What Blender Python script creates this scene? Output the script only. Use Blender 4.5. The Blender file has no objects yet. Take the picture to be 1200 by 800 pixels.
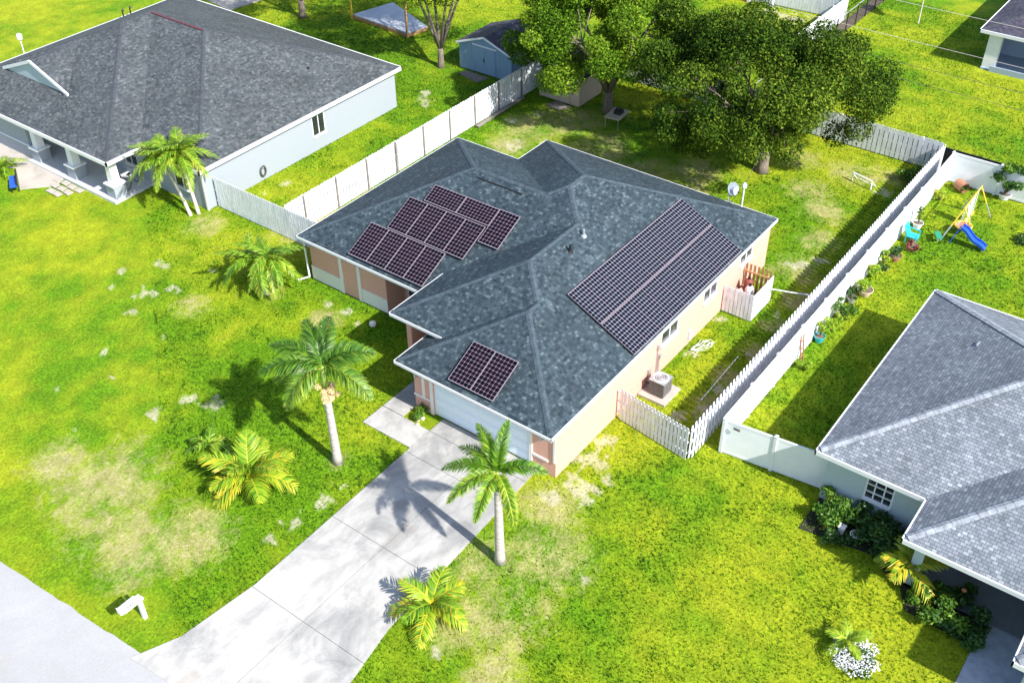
import bpy, math, random
import numpy as np
from mathutils import Vector, Matrix
rnd = random.Random(7)
C = bpy.data.collections.new('neighbourhood'); bpy.context.scene.collection.children.link(C)
PI = math.pi
EX = 1.05
# ------------------------------------------------------------------ materials
def mat(name):
    m = bpy.data.materials.new(name); m.use_nodes = True
    nt = m.node_tree; b = nt.nodes['Principled BSDF']
    return m, nt, b
def nd(nt, t, **k):
    n = nt.nodes.new(t)
    for a, v in k.items():
        if hasattr(n, a): setattr(n, a, v)
        else: n.inputs[a].default_value = v
    return n
def ramp(nt, stops, interp='LINEAR'):
    r = nt.nodes.new('ShaderNodeValToRGB'); cr = r.color_ramp; cr.interpolation = interp
    while len(cr.elements) < len(stops): cr.elements.new(.5)
    for e, (p, c) in zip(cr.elements, stops):
        e.position = p; e.color = (*c, 1)
    return r
def plain(name, col, rough=.6, var=.12, scale=6, metal=0, bump=0, spec=.5, streak=None):
    m, nt, b = mat(name); L = nt.links.new
    tc = nd(nt, 'ShaderNodeTexCoord'); n = nd(nt, 'ShaderNodeTexNoise'); n.inputs['Scale'].default_value = scale
    n.inputs['Detail'].default_value = 6; n.inputs['Roughness'].default_value = .65
    if streak:
        mp = nd(nt, 'ShaderNodeMapping'); mp.inputs['Scale'].default_value = streak
        L(tc.outputs['Object'], mp.inputs[0]); L(mp.outputs[0], n.inputs['Vector'])
    else: L(tc.outputs['Object'], n.inputs['Vector'])
    r = ramp(nt, [(.3, tuple(c * (1 - var) for c in col)), (.7, tuple(min(1, c * (1 + var)) for c in col))])
    L(n.outputs['Fac'], r.inputs[0]); L(r.outputs[0], b.inputs['Base Color'])
    b.inputs['Roughness'].default_value = rough; b.inputs['Metallic'].default_value = metal
    b.inputs['Specular IOR Level'].default_value = spec
    if bump:
        bp = nd(nt, 'ShaderNodeBump'); bp.inputs['Strength'].default_value = bump; bp.inputs['Distance'].default_value = .02
        L(n.outputs['Fac'], bp.inputs['Height']); L(bp.outputs[0], b.inputs['Normal'])
    return m
def shingle(name, cols, bw=.32, rh=.15, lines=.004, patch=.25, bump=.5):
    m, nt, b = mat(name); L = nt.links.new
    uv = nd(nt, 'ShaderNodeUVMap'); uv.uv_map = 'UVMap'
    nz = nd(nt, 'ShaderNodeTexNoise'); nz.inputs['Scale'].default_value = 2.1
    L(uv.outputs[0], nz.inputs['Vector'])
    br = nd(nt, 'ShaderNodeTexBrick'); br.offset = .5; br.squash = 1
    br.inputs['Scale'].default_value = 1; br.inputs['Brick Width'].default_value = bw; br.inputs['Row Height'].default_value = rh
    br.inputs['Mortar Size'].default_value = lines; br.inputs['Mortar Smooth'].default_value = .2
    br.inputs['Color1'].default_value = (0, 0, 0, 1); br.inputs['Color2'].default_value = (1, 1, 1, 1); br.inputs['Mortar'].default_value = (.1, .1, .1, 1)
    L(uv.outputs[0], br.inputs['Vector'])
    # second, differently sized tab layer breaks up the regularity
    br2 = nd(nt, 'ShaderNodeTexBrick'); br2.offset = .37; br2.squash = 1
    br2.inputs['Scale'].default_value = 1; br2.inputs['Brick Width'].default_value = bw * .61; br2.inputs['Row Height'].default_value = rh
    br2.inputs['Mortar Size'].default_value = 0
    br2.inputs['Color1'].default_value = (0, 0, 0, 1); br2.inputs['Color2'].default_value = (1, 1, 1, 1)
    L(uv.outputs[0], br2.inputs['Vector'])
    n2 = nd(nt, 'ShaderNodeTexNoise'); n2.inputs['Scale'].default_value = 45; n2.inputs['Detail'].default_value = 3
    L(uv.outputs[0], n2.inputs['Vector'])
    a = nd(nt, 'ShaderNodeMixRGB'); a.inputs[0].default_value = .45; L(br.outputs['Color'], a.inputs[1]); L(br2.outputs['Color'], a.inputs[2])
    c = nd(nt, 'ShaderNodeMixRGB'); c.inputs[0].default_value = .3; L(a.outputs[0], c.inputs[1]); L(n2.outputs['Fac'], c.inputs[2])
    d = nd(nt, 'ShaderNodeMixRGB'); d.inputs[0].default_value = patch; L(c.outputs[0], d.inputs[1]); L(nz.outputs['Fac'], d.inputs[2])
    r = ramp(nt, [(.12, cols[0]), (.4, cols[1]), (.62, cols[2]), (.85, cols[3])]); L(d.outputs[0], r.inputs[0])
    mx = nd(nt, 'ShaderNodeMixRGB'); mx.blend_type = 'MIX'; L(br.outputs['Fac'], mx.inputs[0]); L(r.outputs[0], mx.inputs[1])
    mx.inputs[2].default_value = (*[x * .45 for x in cols[0]], 1)
    big = nd(nt, 'ShaderNodeTexNoise'); big.inputs['Scale'].default_value = .45; big.inputs['Detail'].default_value = 4
    L(uv.outputs[0], big.inputs['Vector'])
    rb = ramp(nt, [(.3, (.82, .82, .82)), (.7, (1.15, 1.15, 1.15))]); L(big.outputs['Fac'], rb.inputs[0])
    ml = nd(nt, 'ShaderNodeMixRGB'); ml.blend_type = 'MULTIPLY'; ml.inputs[0].default_value = 1
    L(mx.outputs[0], ml.inputs[1]); L(rb.outputs[0], ml.inputs[2]); L(ml.outputs[0], b.inputs['Base Color'])
    b.inputs['Roughness'].default_value = .82; b.inputs['Specular IOR Level'].default_value = .35
    ad = nd(nt, 'ShaderNodeMath'); ad.operation = 'SUBTRACT'; L(d.outputs[0], ad.inputs[0]); L(br.outputs['Fac'], ad.inputs[1])
    bp = nd(nt, 'ShaderNodeBump'); bp.inputs['Strength'].default_value = bump; bp.inputs['Distance'].default_value = .02
    L(ad.outputs[0], bp.inputs['Height']); L(bp.outputs[0], b.inputs['Normal'])
    return m
def leafmat(name, stops, trans=.25, rough=.5, spec=.35):
    m, nt, b = mat(name); L = nt.links.new
    at = nd(nt, 'ShaderNodeAttribute'); at.attribute_name = 'v'
    r = ramp(nt, stops); L(at.outputs['Fac'], r.inputs[0])
    L(r.outputs[0], b.inputs['Base Color']); b.inputs['Roughness'].default_value = rough
    b.inputs['Specular IOR Level'].default_value = spec
    tr = nd(nt, 'ShaderNodeBsdfTranslucent'); L(r.outputs[0], tr.inputs['Color'])
    mx = nd(nt, 'ShaderNodeMixShader'); mx.inputs[0].default_value = trans
    L(b.outputs[0], mx.inputs[1]); L(tr.outputs[0], mx.inputs[2])
    L(mx.outputs[0], nt.nodes['Material Output'].inputs['Surface'])
    return m
def concrete(name, col, dirt, scale=.6):
    m, nt, b = mat(name); L = nt.links.new
    tc = nd(nt, 'ShaderNodeTexCoord')
    n = nd(nt, 'ShaderNodeTexNoise'); n.inputs['Scale'].default_value = scale; n.inputs['Detail'].default_value = 9; n.inputs['Roughness'].default_value = .68
    n.inputs['Distortion'].default_value = .6
    L(tc.outputs['Object'], n.inputs['Vector'])
    f = nd(nt, 'ShaderNodeTexNoise'); f.inputs['Scale'].default_value = 30; f.inputs['Detail'].default_value = 4
    L(tc.outputs['Object'], f.inputs['Vector'])
    r = ramp(nt, [(.32, dirt), (.5, tuple(x * .9 for x in col)), (.68, col)]); L(n.outputs['Fac'], r.inputs[0])
    rf = ramp(nt, [(.3, (.88, .88, .88)), (.7, (1.06, 1.06, 1.06))]); L(f.outputs['Fac'], rf.inputs[0])
    ml = nd(nt, 'ShaderNodeMixRGB'); ml.blend_type = 'MULTIPLY'; ml.inputs[0].default_value = 1
    L(r.outputs[0], ml.inputs[1]); L(rf.outputs[0], ml.inputs[2])
    # rust / oil blotches
    o = nd(nt, 'ShaderNodeTexNoise'); o.inputs['Scale'].default_value = .35; o.inputs['Detail'].default_value = 3
    mp = nd(nt, 'ShaderNodeMapping'); mp.inputs['Location'].default_value = (3.1, 9.2, 0); L(tc.outputs['Object'], mp.inputs[0]); L(mp.outputs[0], o.inputs['Vector'])
    ro = ramp(nt, [(.62, (0, 0, 0)), (.75, (.35, .35, .35))]); L(o.outputs['Fac'], ro.inputs[0])
    mo = nd(nt, 'ShaderNodeMixRGB'); L(ro.outputs[0], mo.inputs[0]); L(ml.outputs[0], mo.inputs[1]); mo.inputs[2].default_value = (.36, .29, .2, 1)
    L(mo.outputs[0], b.inputs['Base Color']); b.inputs['Roughness'].default_value = .85
    bp = nd(nt, 'ShaderNodeBump'); bp.inputs['Strength'].default_value = .25; bp.inputs['Distance'].default_value = .01
    L(f.outputs['Fac'], bp.inputs['Height']); L(bp.outputs[0], b.inputs['Normal'])
    return m
M = {}
M['roof_main'] = shingle('teal_grey_shingles', [(.006, .015, .023), (.023, .040, .053), (.040, .062, .078), (.105, .142, .16)], .19, .13, .003, .08)
M['roof_left'] = shingle('purple_grey_shingles', [(.018, .028, .034), (.052, .062, .07), (.078, .088, .096), (.145, .155, .162)], .2, .13, .003, .1)
M['roof_right'] = shingle('pale_grey_shingles', [(.10, .12, .14), (.155, .178, .21), (.205, .23, .265), (.33, .355, .385)], .2, .13, .007, .1, .7)
M['cap_main'] = plain('teal_grey_ridge', (.042, .064, .082), .85, .5, 5)
M['cap_left'] = plain('grey_ridge', (.045, .052, .064), .85, .4, 5)
M['cap_right'] = plain('pale_ridge', (.25, .275, .31), .85, .45, 4)
M['roof_dark'] = shingle('charcoal_shingles', [(.02, .02, .035), (.045, .042, .065), (.075, .07, .1), (.12, .11, .15)], .3, .14)
M['white'] = plain('white_paint', (.74, .75, .79), .5, .05, 3)
M['vinyl'] = plain('white_vinyl', (.72, .74, .79), .35, .04, 2)
M['picket'] = plain('whitewashed_boards', (.68, .70, .76), .6, .22, 2.2, streak=(4, 4, .8), bump=.2)
M['peach'] = plain('peach_stucco', (.64, .345, .275), .85, .07, 9, bump=.3)
M['trimwhite'] = plain('cream_stucco', (.74, .70, .67), .85, .05, 20, bump=.3)
M['greywall'] = plain('pale_grey_stucco', (.29, .325, .37), .85, .05, 20, bump=.3)
M['greywall2'] = plain('grey_blue_stucco', (.40, .48, .52), .85, .06, 15, bump=.3)
M['bluewall'] = plain('blue_grey_stucco', (.32, .40, .49), .8, .08, 8)
M['soffit'] = plain('soffit_white', (.7, .7, .7), .6, .03)
M['garage'] = plain('garage_door_white', (.74, .82, .9), .45, .03)
M['glass'] = plain('dark_window_glass', (.02, .025, .03), .08, .3, 1, spec=.9)
M['black'] = plain('black_metal', (.012, .012, .014), .5, .2)
M['darkmesh'] = plain('black_windscreen', (.012, .010, .012), .8, .3, 12)
M['frame'] = plain('pale_aluminium', (.30, .25, .29), .35, .05, metal=.2)
M['wood'] = plain('raw_fence_wood', (.42, .24, .11), .8, .3, 3, streak=(5, 5, .6))
M['oldwood'] = plain('weathered_wood', (.2, .18, .16), .85, .3, 5)
M['bark'] = plain('oak_bark', (.17, .14, .11), .9, .45, 5, bump=1, streak=(3, 3, .8))
M['palmbark'] = plain('palm_bark', (.40, .36, .34), .8, .45, 2.5, bump=.6, streak=(.5, .5, 5))
M['palebark'] = plain('pale_palm_bark', (.62, .55, .47), .8, .25, 2.5, bump=.5, streak=(.5, .5, 6))
M['crownshaft'] = plain('palm_crownshaft', (.22, .34, .06), .5, .2, 4)
M['flower'] = plain('cream_palm_flowers', (.72, .55, .3), .8, .25, 9)
M['concrete'] = concrete('driveway_concrete', (.45, .44, .42), (.22, .22, .22), .42)
nt_ = M['concrete'].node_tree; bs_ = nt_.nodes['Principled BSDF']; src_ = bs_.inputs['Base Color'].links[0].from_socket   # oil and tyre stains, thickest near the garage
_tc = nd(nt_, 'ShaderNodeTexCoord'); _sx = nd(nt_, 'ShaderNodeSeparateXYZ'); nt_.links.new(_tc.outputs['Object'], _sx.inputs[0])
_mp = nd(nt_, 'ShaderNodeMapping'); _mp.inputs['Scale'].default_value = (.45, 1.1, 1); nt_.links.new(_tc.outputs['Object'], _mp.inputs[0])
_n = nd(nt_, 'ShaderNodeTexNoise'); _n.inputs['Scale'].default_value = 1.1; _n.inputs['Detail'].default_value = 8; _n.inputs['Roughness'].default_value = .62; nt_.links.new(_mp.outputs[0], _n.inputs['Vector'])
_g = nd(nt_, 'ShaderNodeMapRange'); _g.inputs['From Min'].default_value = -3; _g.inputs['From Max'].default_value = 5; _g.inputs['To Min'].default_value = -.08; _g.inputs['To Max'].default_value = .1; nt_.links.new(_sx.outputs[0], _g.inputs['Value'])
_a = nd(nt_, 'ShaderNodeMath'); _a.operation = 'ADD'; nt_.links.new(_n.outputs['Fac'], _a.inputs[0]); nt_.links.new(_g.outputs[0], _a.inputs[1])
_r = ramp(nt_, [(.44, (0, 0, 0)), (.64, (.5, .5, .5))]); nt_.links.new(_a.outputs[0], _r.inputs[0])
_m = nd(nt_, 'ShaderNodeMixRGB'); nt_.links.new(_r.outputs[0], _m.inputs[0]); nt_.links.new(src_, _m.inputs[1]); _m.inputs[2].default_value = (.15, .15, .155, 1); nt_.links.new(_m.outputs[0], bs_.inputs['Base Color'])
M['walk'] = concrete('walk_concrete', (.46, .42, .38), (.3, .28, .25), .5)
M['road'] = concrete('road_surface', (.385, .385, .395), (.32, .32, .325), .25)
M['joint'] = plain('dark_joint', (.2, .19, .16), .9, .3)
M['sand'] = plain('bare_sand', (.55, .45, .34), .95, .3, 3, bump=.6)
M['teal'] = plain('teal_plastic', (.03, .42, .48), .35, .06)
M['blue'] = plain('blue_plastic', (.02, .09, .5), .3, .06)
M['yellow'] = plain('yellow_tube', (.75, .5, .05), .4, .06)
M['terracotta'] = plain('terracotta', (.35, .16, .09), .8, .15)
M['redbrown'] = plain('red_brown_leaves', (.2, .05, .04), .7, .3, 10)
M['redvent'] = plain('maroon_ridge_vent', (.10, .03, .04), .7, .2)
M['steel'] = plain('grey_steel', (.42, .45, .48), .4, .1, metal=.5)
M['dish'] = plain('dish_grey', (.2, .24, .3), .5, .1, metal=.2)
M['acgrey'] = plain('ac_grey', (.14, .13, .13), .5, .15)
M['shedbeige'] = plain('beige_siding', (.52, .42, .32), .8, .1, 2, streak=(6, 6, .5))
M['shedblue'] = plain('blue_siding', (.22, .32, .44), .8, .12, 2, streak=(6, 6, .5))
M['hose'] = plain('pale_hose', (.5, .55, .45), .5, .1)
M['pink'] = plain('pink_tank', (.6, .3, .27), .5, .1)
M['dirt'] = plain('brown_dirt', (.14, .11, .08), .95, .3, 3, bump=.6)
M['rubber'] = plain('dull_rubber', (.08, .08, .075), .8, .15)
M['orange'] = plain('orange_wall', (.7, .25, .1), .8, .08)
M['wire'] = plain('cable', (.08, .07, .07), .6, .1)
M['wirepale'] = plain('pale_cable', (.5, .45, .45), .6, .1)
M['oak'] = leafmat('oak_leaves', [(0, (.003, .009, .001)), (.35, (.022, .055, .004)), (.62, (.065, .125, .008)), (1, (.22, .27, .025))], .12, .7, .08)
M['oak2'] = leafmat('bright_oak_leaves', [(0, (.004, .015, .001)), (.35, (.06, .14, .006)), (.62, (.12, .215, .012)), (1, (.28, .36, .03))], .15, .7, .08)
M['palmleaf'] = leafmat('palm_leaf', [(0, (.02, .08, .005)), (.4, (.08, .2, .012)), (.75, (.2, .36, .02)), (1, (.45, .5, .06))], .3, .4)
M['palmdark'] = leafmat('foxtail_leaf', [(0, (.015, .06, .008)), (.45, (.06, .16, .015)), (.8, (.17, .30, .03)), (1, (.40, .44, .07))], .22, .4)
M['palmyellow'] = leafmat('yellow_palm_leaf', [(0, (.07, .19, .01)), (.3, (.19, .36, .02)), (.6, (.40, .47, .03)), (.8, (.58, .46, .03)), (1, (.62, .36, .04))], .3, .45)
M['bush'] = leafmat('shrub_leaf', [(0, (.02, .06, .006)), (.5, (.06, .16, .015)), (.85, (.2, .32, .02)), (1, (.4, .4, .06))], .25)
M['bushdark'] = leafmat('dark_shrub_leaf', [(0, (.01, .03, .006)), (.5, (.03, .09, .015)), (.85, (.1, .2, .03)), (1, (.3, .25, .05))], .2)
M['lime'] = leafmat('lime_leaf', [(0, (.12, .25, .01)), (.5, (.26, .42, .02)), (1, (.5, .55, .05))], .3)
M['petal'] = leafmat('white_petals', [(0, (.6, .62, .66)), (1, (.85, .85, .88))], .1)
M['stem'] = plain('twig_brown', (.12, .09, .05), .9, .3)
def cellmat(name, cell, gap, tint):
    m, nt, b = mat(name); L = nt.links.new
    uv = nd(nt, 'ShaderNodeUVMap'); uv.uv_map = 'UVMap'
    sp = nd(nt, 'ShaderNodeSeparateXYZ'); L(uv.outputs[0], sp.inputs[0])
    def tri(o):
        f = nd(nt, 'ShaderNodeMath'); f.operation = 'FRACT'; L(o, f.inputs[0])
        s = nd(nt, 'ShaderNodeMath'); s.operation = 'SUBTRACT'; L(f.outputs[0], s.inputs[0]); s.inputs[1].default_value = .5
        a = nd(nt, 'ShaderNodeMath'); a.operation = 'ABSOLUTE'; L(s.outputs[0], a.inputs[0]); return a.outputs[0]
    ax, ay = tri(sp.outputs[0]), tri(sp.outputs[1])
    mxm = nd(nt, 'ShaderNodeMath'); mxm.operation = 'MAXIMUM'; L(ax, mxm.inputs[0]); L(ay, mxm.inputs[1])
    g1 = nd(nt, 'ShaderNodeMath'); g1.operation = 'GREATER_THAN'; L(mxm.outputs[0], g1.inputs[0]); g1.inputs[1].default_value = gap
    sm = nd(nt, 'ShaderNodeMath'); sm.operation = 'ADD'; L(ax, sm.inputs[0]); L(ay, sm.inputs[1])
    g2 = nd(nt, 'ShaderNodeMath'); g2.operation = 'GREATER_THAN'; L(sm.outputs[0], g2.inputs[0]); g2.inputs[1].default_value = gap * 2 - .17
    g = nd(nt, 'ShaderNodeMath'); g.operation = 'MAXIMUM'; L(g1.outputs[0], g.inputs[0]); L(g2.outputs[0], g.inputs[1])
    fl = nd(nt, 'ShaderNodeVectorMath'); fl.operation = 'FLOOR'; L(uv.outputs[0], fl.inputs[0])
    wn = nd(nt, 'ShaderNodeTexWhiteNoise'); wn.noise_dimensions = '3D'; L(fl.outputs[0], wn.inputs['Vector'])
    r = ramp(nt, [(0, cell[0]), (.6, cell[1]), (1, cell[2])]); L(wn.outputs['Value'], r.inputs[0])
    mx = nd(nt, 'ShaderNodeMixRGB'); L(g.outputs[0], mx.inputs[0]); L(r.outputs[0], mx.inputs[1]); mx.inputs[2].default_value = (*tint, 1)
    L(mx.outputs[0], b.inputs['Base Color']); b.inputs['Roughness'].default_value = .2; b.inputs['Specular IOR Level'].default_value = .12
    return m
CELL = [(.003, .003, .006), (.006, .005, .010), (.012, .006, .013)]
M['cells'] = cellmat('solar_cells', CELL, .472, (.19, .14, .18))
M['cells_lit'] = cellmat('solar_cells_sunlit', [(.003, .004, .009), (.006, .006, .015), (.012, .008, .02)], .455, (.20, .21, .25))  # bluer cells and paler lines paint the side slope's stronger light and glint
# ------------------------------------------------------------------ mesh helpers
def origin_of(o):
    v = Vector((0, 0, 0))
    while o is not None: v += o.location; o = o.parent
    return v
def finish(name, me, parent, origin, smooth=False):
    ob = bpy.data.objects.new(name, me); C.objects.link(ob)
    if parent is not None:
        sh = origin_of(parent); ob.parent = parent
    else:
        if origin is None:
            co = np.empty(len(me.vertices) * 3, np.float32); me.vertices.foreach_get('co', co); co = co.reshape(-1, 3)
            lo, hi = co.min(0), co.max(0); origin = ((lo[0] + hi[0]) / 2, (lo[1] + hi[1]) / 2, lo[2])
        sh = Vector(origin); ob.location = sh
    me.transform(Matrix.Translation(-sh))
    if smooth: me.shade_smooth()
    return ob
class MB:
    def __init__(s): s.v = []; s.f = []; s.uv = []; s.mi = []
    def poly(s, pts, uvs=None, mi=0):
        i = len(s.v); s.v += [tuple(p) for p in pts]; s.f.append(tuple(range(i, i + len(pts))))
        s.uv.append(uvs if uvs else [(0, 0)] * len(pts)); s.mi.append(mi)
    def hexa(s, p, mi=0):   # p: 8 points, bottom 0-3 ccw, top 4-7
        for q in ((3, 2, 1, 0), (4, 5, 6, 7), (0, 1, 5, 4), (1, 2, 6, 5), (2, 3, 7, 6), (3, 0, 4, 7)):
            s.poly([p[k] for k in q], mi=mi)
    def box(s, x0, x1, y0, y1, z0, z1, mi=0):
        s.hexa([(x0, y0, z0), (x1, y0, z0), (x1, y1, z0), (x0, y1, z0), (x0, y0, z1), (x1, y0, z1), (x1, y1, z1), (x0, y1, z1)], mi)
    def bar(s, a, b, w, h, mi=0, up=(0, 0, 1)):   # box along a-b, width w, height h centred
        a, b = Vector(a), Vector(b); d = (b - a).normalized(); u = Vector(up)
        if abs(d.dot(u)) > .98: u = Vector((1, 0, 0))
        r = d.cross(u).normalized(); u = r.cross(d).normalized()
        r *= w / 2; u *= h / 2
        s.hexa([a - r - u, a + r - u, b + r - u, b - r - u, a - r + u, a + r + u, b + r + u, b - r + u], mi)
    def tube(s, pts, rad, n=8, caps=True, mi=0):
        pts = [Vector(p) for p in pts]
        if not hasattr(rad, '__len__'): rad = [rad] * len(pts)
        i0 = len(s.v); u = None
        for k, p in enumerate(pts):
            d = (pts[min(k + 1, len(pts) - 1)] - pts[max(k - 1, 0)]).normalized()
            if u is None:
                u = Vector((1, 0, 0)) if abs(d.x) < .9 else Vector((0, 1, 0))
            u = (u - d * u.dot(d)).normalized(); w = d.cross(u)
            for j in range(n):
                a = 2 * PI * j / n; s.v.append(tuple(p + (u * math.cos(a) + w * math.sin(a)) * rad[k]))
        for k in range(len(pts) - 1):
            for j in range(n):
                a = i0 + k * n + j; b = i0 + k * n + (j + 1) % n
                s.f.append((a, b, b + n, a + n)); s.uv.append([(0, 0)] * 4); s.mi.append(mi)
        if caps:
            s.f.append(tuple(i0 + j for j in range(n))[::-1]); s.uv.append([(0, 0)] * n); s.mi.append(mi)
            e = i0 + (len(pts) - 1) * n
            s.f.append(tuple(e + j for j in range(n))); s.uv.append([(0, 0)] * n); s.mi.append(mi)
    def lathe(s, c, prof, n=14, mi=0):   # prof [(r,z)]
        i0 = len(s.v)
        for r, z in prof:
            for j in range(n):
                a = 2 * PI * j / n; s.v.append((c[0] + r * math.cos(a), c[1] + r * math.sin(a), c[2] + z))
        for k in range(len(prof) - 1):
            for j in range(n):
                a = i0 + k * n + j; b = i0 + k * n + (j + 1) % n
                s.f.append((a, b, b + n, a + n)); s.uv.append([(0, 0)] * 4); s.mi.append(mi)
    def build(s, name, m, parent=None, origin=None, smooth=False):
        me = bpy.data.meshes.new(name); me.from_pydata(s.v, [], s.f)
        uvl = me.uv_layers.new(name='UVMap'); flat = [c for u in s.uv for p in u for c in p]
        uvl.data.foreach_set('uv', flat)
        for q in (m if isinstance(m, (list, tuple)) else [m]): me.materials.append(M[q] if isinstance(q, str) else q)
        me.polygons.foreach_set('material_index', s.mi)
        me.update()
        return finish(name, me, parent, origin, smooth)
def npmesh(name, V, F, m, parent=None, origin=None, v=None, smooth=False):
    V = np.asarray(V, np.float32); F = np.asarray(F, np.int32); k = F.shape[1]
    me = bpy.data.meshes.new(name); me.vertices.add(len(V)); me.vertices.foreach_set('co', V.ravel())
    me.loops.add(F.size); me.loops.foreach_set('vertex_index', F.ravel())
    me.polygons.add(len(F)); me.polygons.foreach_set('loop_start', np.arange(0, F.size, k, dtype=np.int32))
    if v is not None:
        a = me.attributes.new('v', 'FLOAT', 'POINT'); a.data.foreach_set('value', np.asarray(v, np.float32))
    me.materials.append(M[m] if isinstance(m, str) else m); me.update(calc_edges=True)
    return finish(name, me, parent, origin, smooth)
def tag(o, label=None, cat=None, group=None, kind=None):
    if label: o['label'] = label
    if cat: o['category'] = cat
    if group: o['group'] = group
    if kind: o['kind'] = kind
    return o
def thing(name, loc, label, cat, group=None):
    o = bpy.data.objects.new(name, None); C.objects.link(o); o.location = loc; o.empty_display_size = .3
    return tag(o, label, cat, group)
def copy_tree(o, parent=None):
    c = o.copy(); C.objects.link(c)
    if parent is not None: c.parent = parent
    for ch in [x for x in C.objects if x.parent == o]: copy_tree(ch, c)
    return c
ORD = ['first', 'second', 'third', 'fourth', 'fifth', 'sixth', 'seventh', 'eighth', 'ninth', 'tenth']
# ------------------------------------------------------------------ ground
def vnoise(x, y, sc, seed):
    r = np.random.RandomState(seed); T = r.rand(256, 256)
    u = x * sc + 1000; w = y * sc + 1000; i = np.floor(u).astype(int); j = np.floor(w).astype(int)
    fu = u - i; fw = w - j; fu = fu * fu * (3 - 2 * fu); fw = fw * fw * (3 - 2 * fw)
    a = T[i % 256, j % 256]; b = T[(i + 1) % 256, j % 256]; c = T[i % 256, (j + 1) % 256]; d = T[(i + 1) % 256, (j + 1) % 256]
    return (a * (1 - fu) + b * fu) * (1 - fw) + (c * (1 - fu) + d * fu) * fw
def fbm(x, y, sc, seed, oct=4):
    s = 0; a = 1; t = 0
    for k in range(oct):
        s = s + a * vnoise(x, y, sc * 2 ** k, seed + k); t += a; a *= .55
    return s / t
DRY = [(14.3, 30.8, 2.6), (12.9, 28.6, 2.2), (14.2, 26.2, 2.2), (12.2, 26.8, 1.6), (21.5, 14.8, 2.2), (20, 16.2, 1.6), (18.5, 14.5, 2.0), (23.5, 16, 1.6), (17, 15.5, 1.3), (16.2, 13.2, 1.4),
       (13.8, 33.5, 1.6), (20.5, 24.4, .7), (27, 35.1, .8), (29.2, 42.6, 1.3), (44, 15.5, 1.6), (47, 15.6, 1.4), (50, 16.6, 1.6), (33, 38.0, 3), (24, 37.5, 1.2), (55, 16.5, 2.0), (48.5, 35.2, 2.2), (46, 34.6, 1.6), (50.5, 33.5, 2.5), (27.0, 31.5, 1.0), (49, 24, 2.5), (46, 19.5, 1.8), (47.5, 27, 2.2), (49, 30, 2.4), (51.5, 18, 1.6), (54.5, 20, 1.5), (32.5, 14.0, .9), (34.5, 14.1, .9), (36.8, 14.0, .9), (39, 14.0, .9), (41.5, 14.2, .9), (55.5, 14.8, 1.2)]
SAND = [(25.5, 41.4, .45), (23.2, 40.2, .6), (22.7, 41.9, .35), (24.3, 39.3, .4), (22.0, 39.3, .4), (23.9, 42.6, .3), (17.9, 32.7, .45), (19.9, 31.2, .6), (19.4, 32.2, .4), (19.3, 38, .3), (25.1, 15.6, 1.0), (26.6, 16.1, .8),
        (28, 16.3, .7), (24.0, 16.2, .55), (31.9, 13.7, .6), (33.5, 14.0, .35), (36.5, 14.1, .3), (46, 34.6, .7), (47.3, 33.2, .5), (44.3, 15.3, .6), (45.4, 14.6, .5), (17.2, 23.5, .45), (18.5, 23.2, .4), (16.1, 23.4, .35), (19.6, 23.3, .3),
        (20.7, 18.0, .15), (34.9, 42.2, .35), (33.4, 42.4, .3), (37, 40.3, .25), (47.5, 42.6, .7), (48.2, 43.2, .6), (73.7, 29.5, 1.3), (73.4, 31.6, 1.2), (31, 14.6, .35), (40, 14.5, .3), (28.6, 36.7, .25), (28.1, 31.0, .35), (27.7, 30.1, .3),
        (35.2, 16.3, .5), (38.0, 16.4, .4), (42.2, 16.1, .5), (46.5, 12.0, .3), (44.5, 11.9, .35), (42, 12, .3), (50.3, 35.7, .5), (48.5, 36.6, .4), (53.6, 14.6, .5), (15.4, 34.6, .3), (16.4, 37.4, .25), (18.4, 36.2, .2), (21.5, 36.6, .25), (26.6, 38.9, .2), (26.0, 15.0, .4), (15.9, 15.3, .35), (21.4, 13.0, .3), (27.9, 32.2, .3)]
def gfun(x, y):
    n1 = fbm(x, y, .9, 3); n2 = fbm(x, y, 3.5, 11, 3); n3 = fbm(x, y, .16, 21, 3)
    dry = np.zeros_like(x)
    for cx, cy, r in DRY:
        d = np.hypot(x - cx, y - cy) / r; dry = np.maximum(dry, np.clip(1.35 - d, 0, 1) * (.2 + 1.25 * n1))
    dry = np.clip(dry * (.4 + n2 * 1.1) + np.clip(n1 * 1.2 - .72, 0, 1) * .6, 0, 1)
    sand = np.zeros_like(x)
    for cx, cy, r in SAND:
        d = np.hypot((x - cx), (y - cy) * 1.0) / (r * 1.1); sand = np.maximum(sand, np.clip(1.25 - d - (n2 - .5) * 2.2, 0, 1))
    sand = np.clip((sand - .25) * 2.0, 0, 1)
    yel = np.clip((n3 - .36) * 2.4 + (n1 - .45) * 1.6, 0, 1)
    return dry, sand, yel
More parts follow.
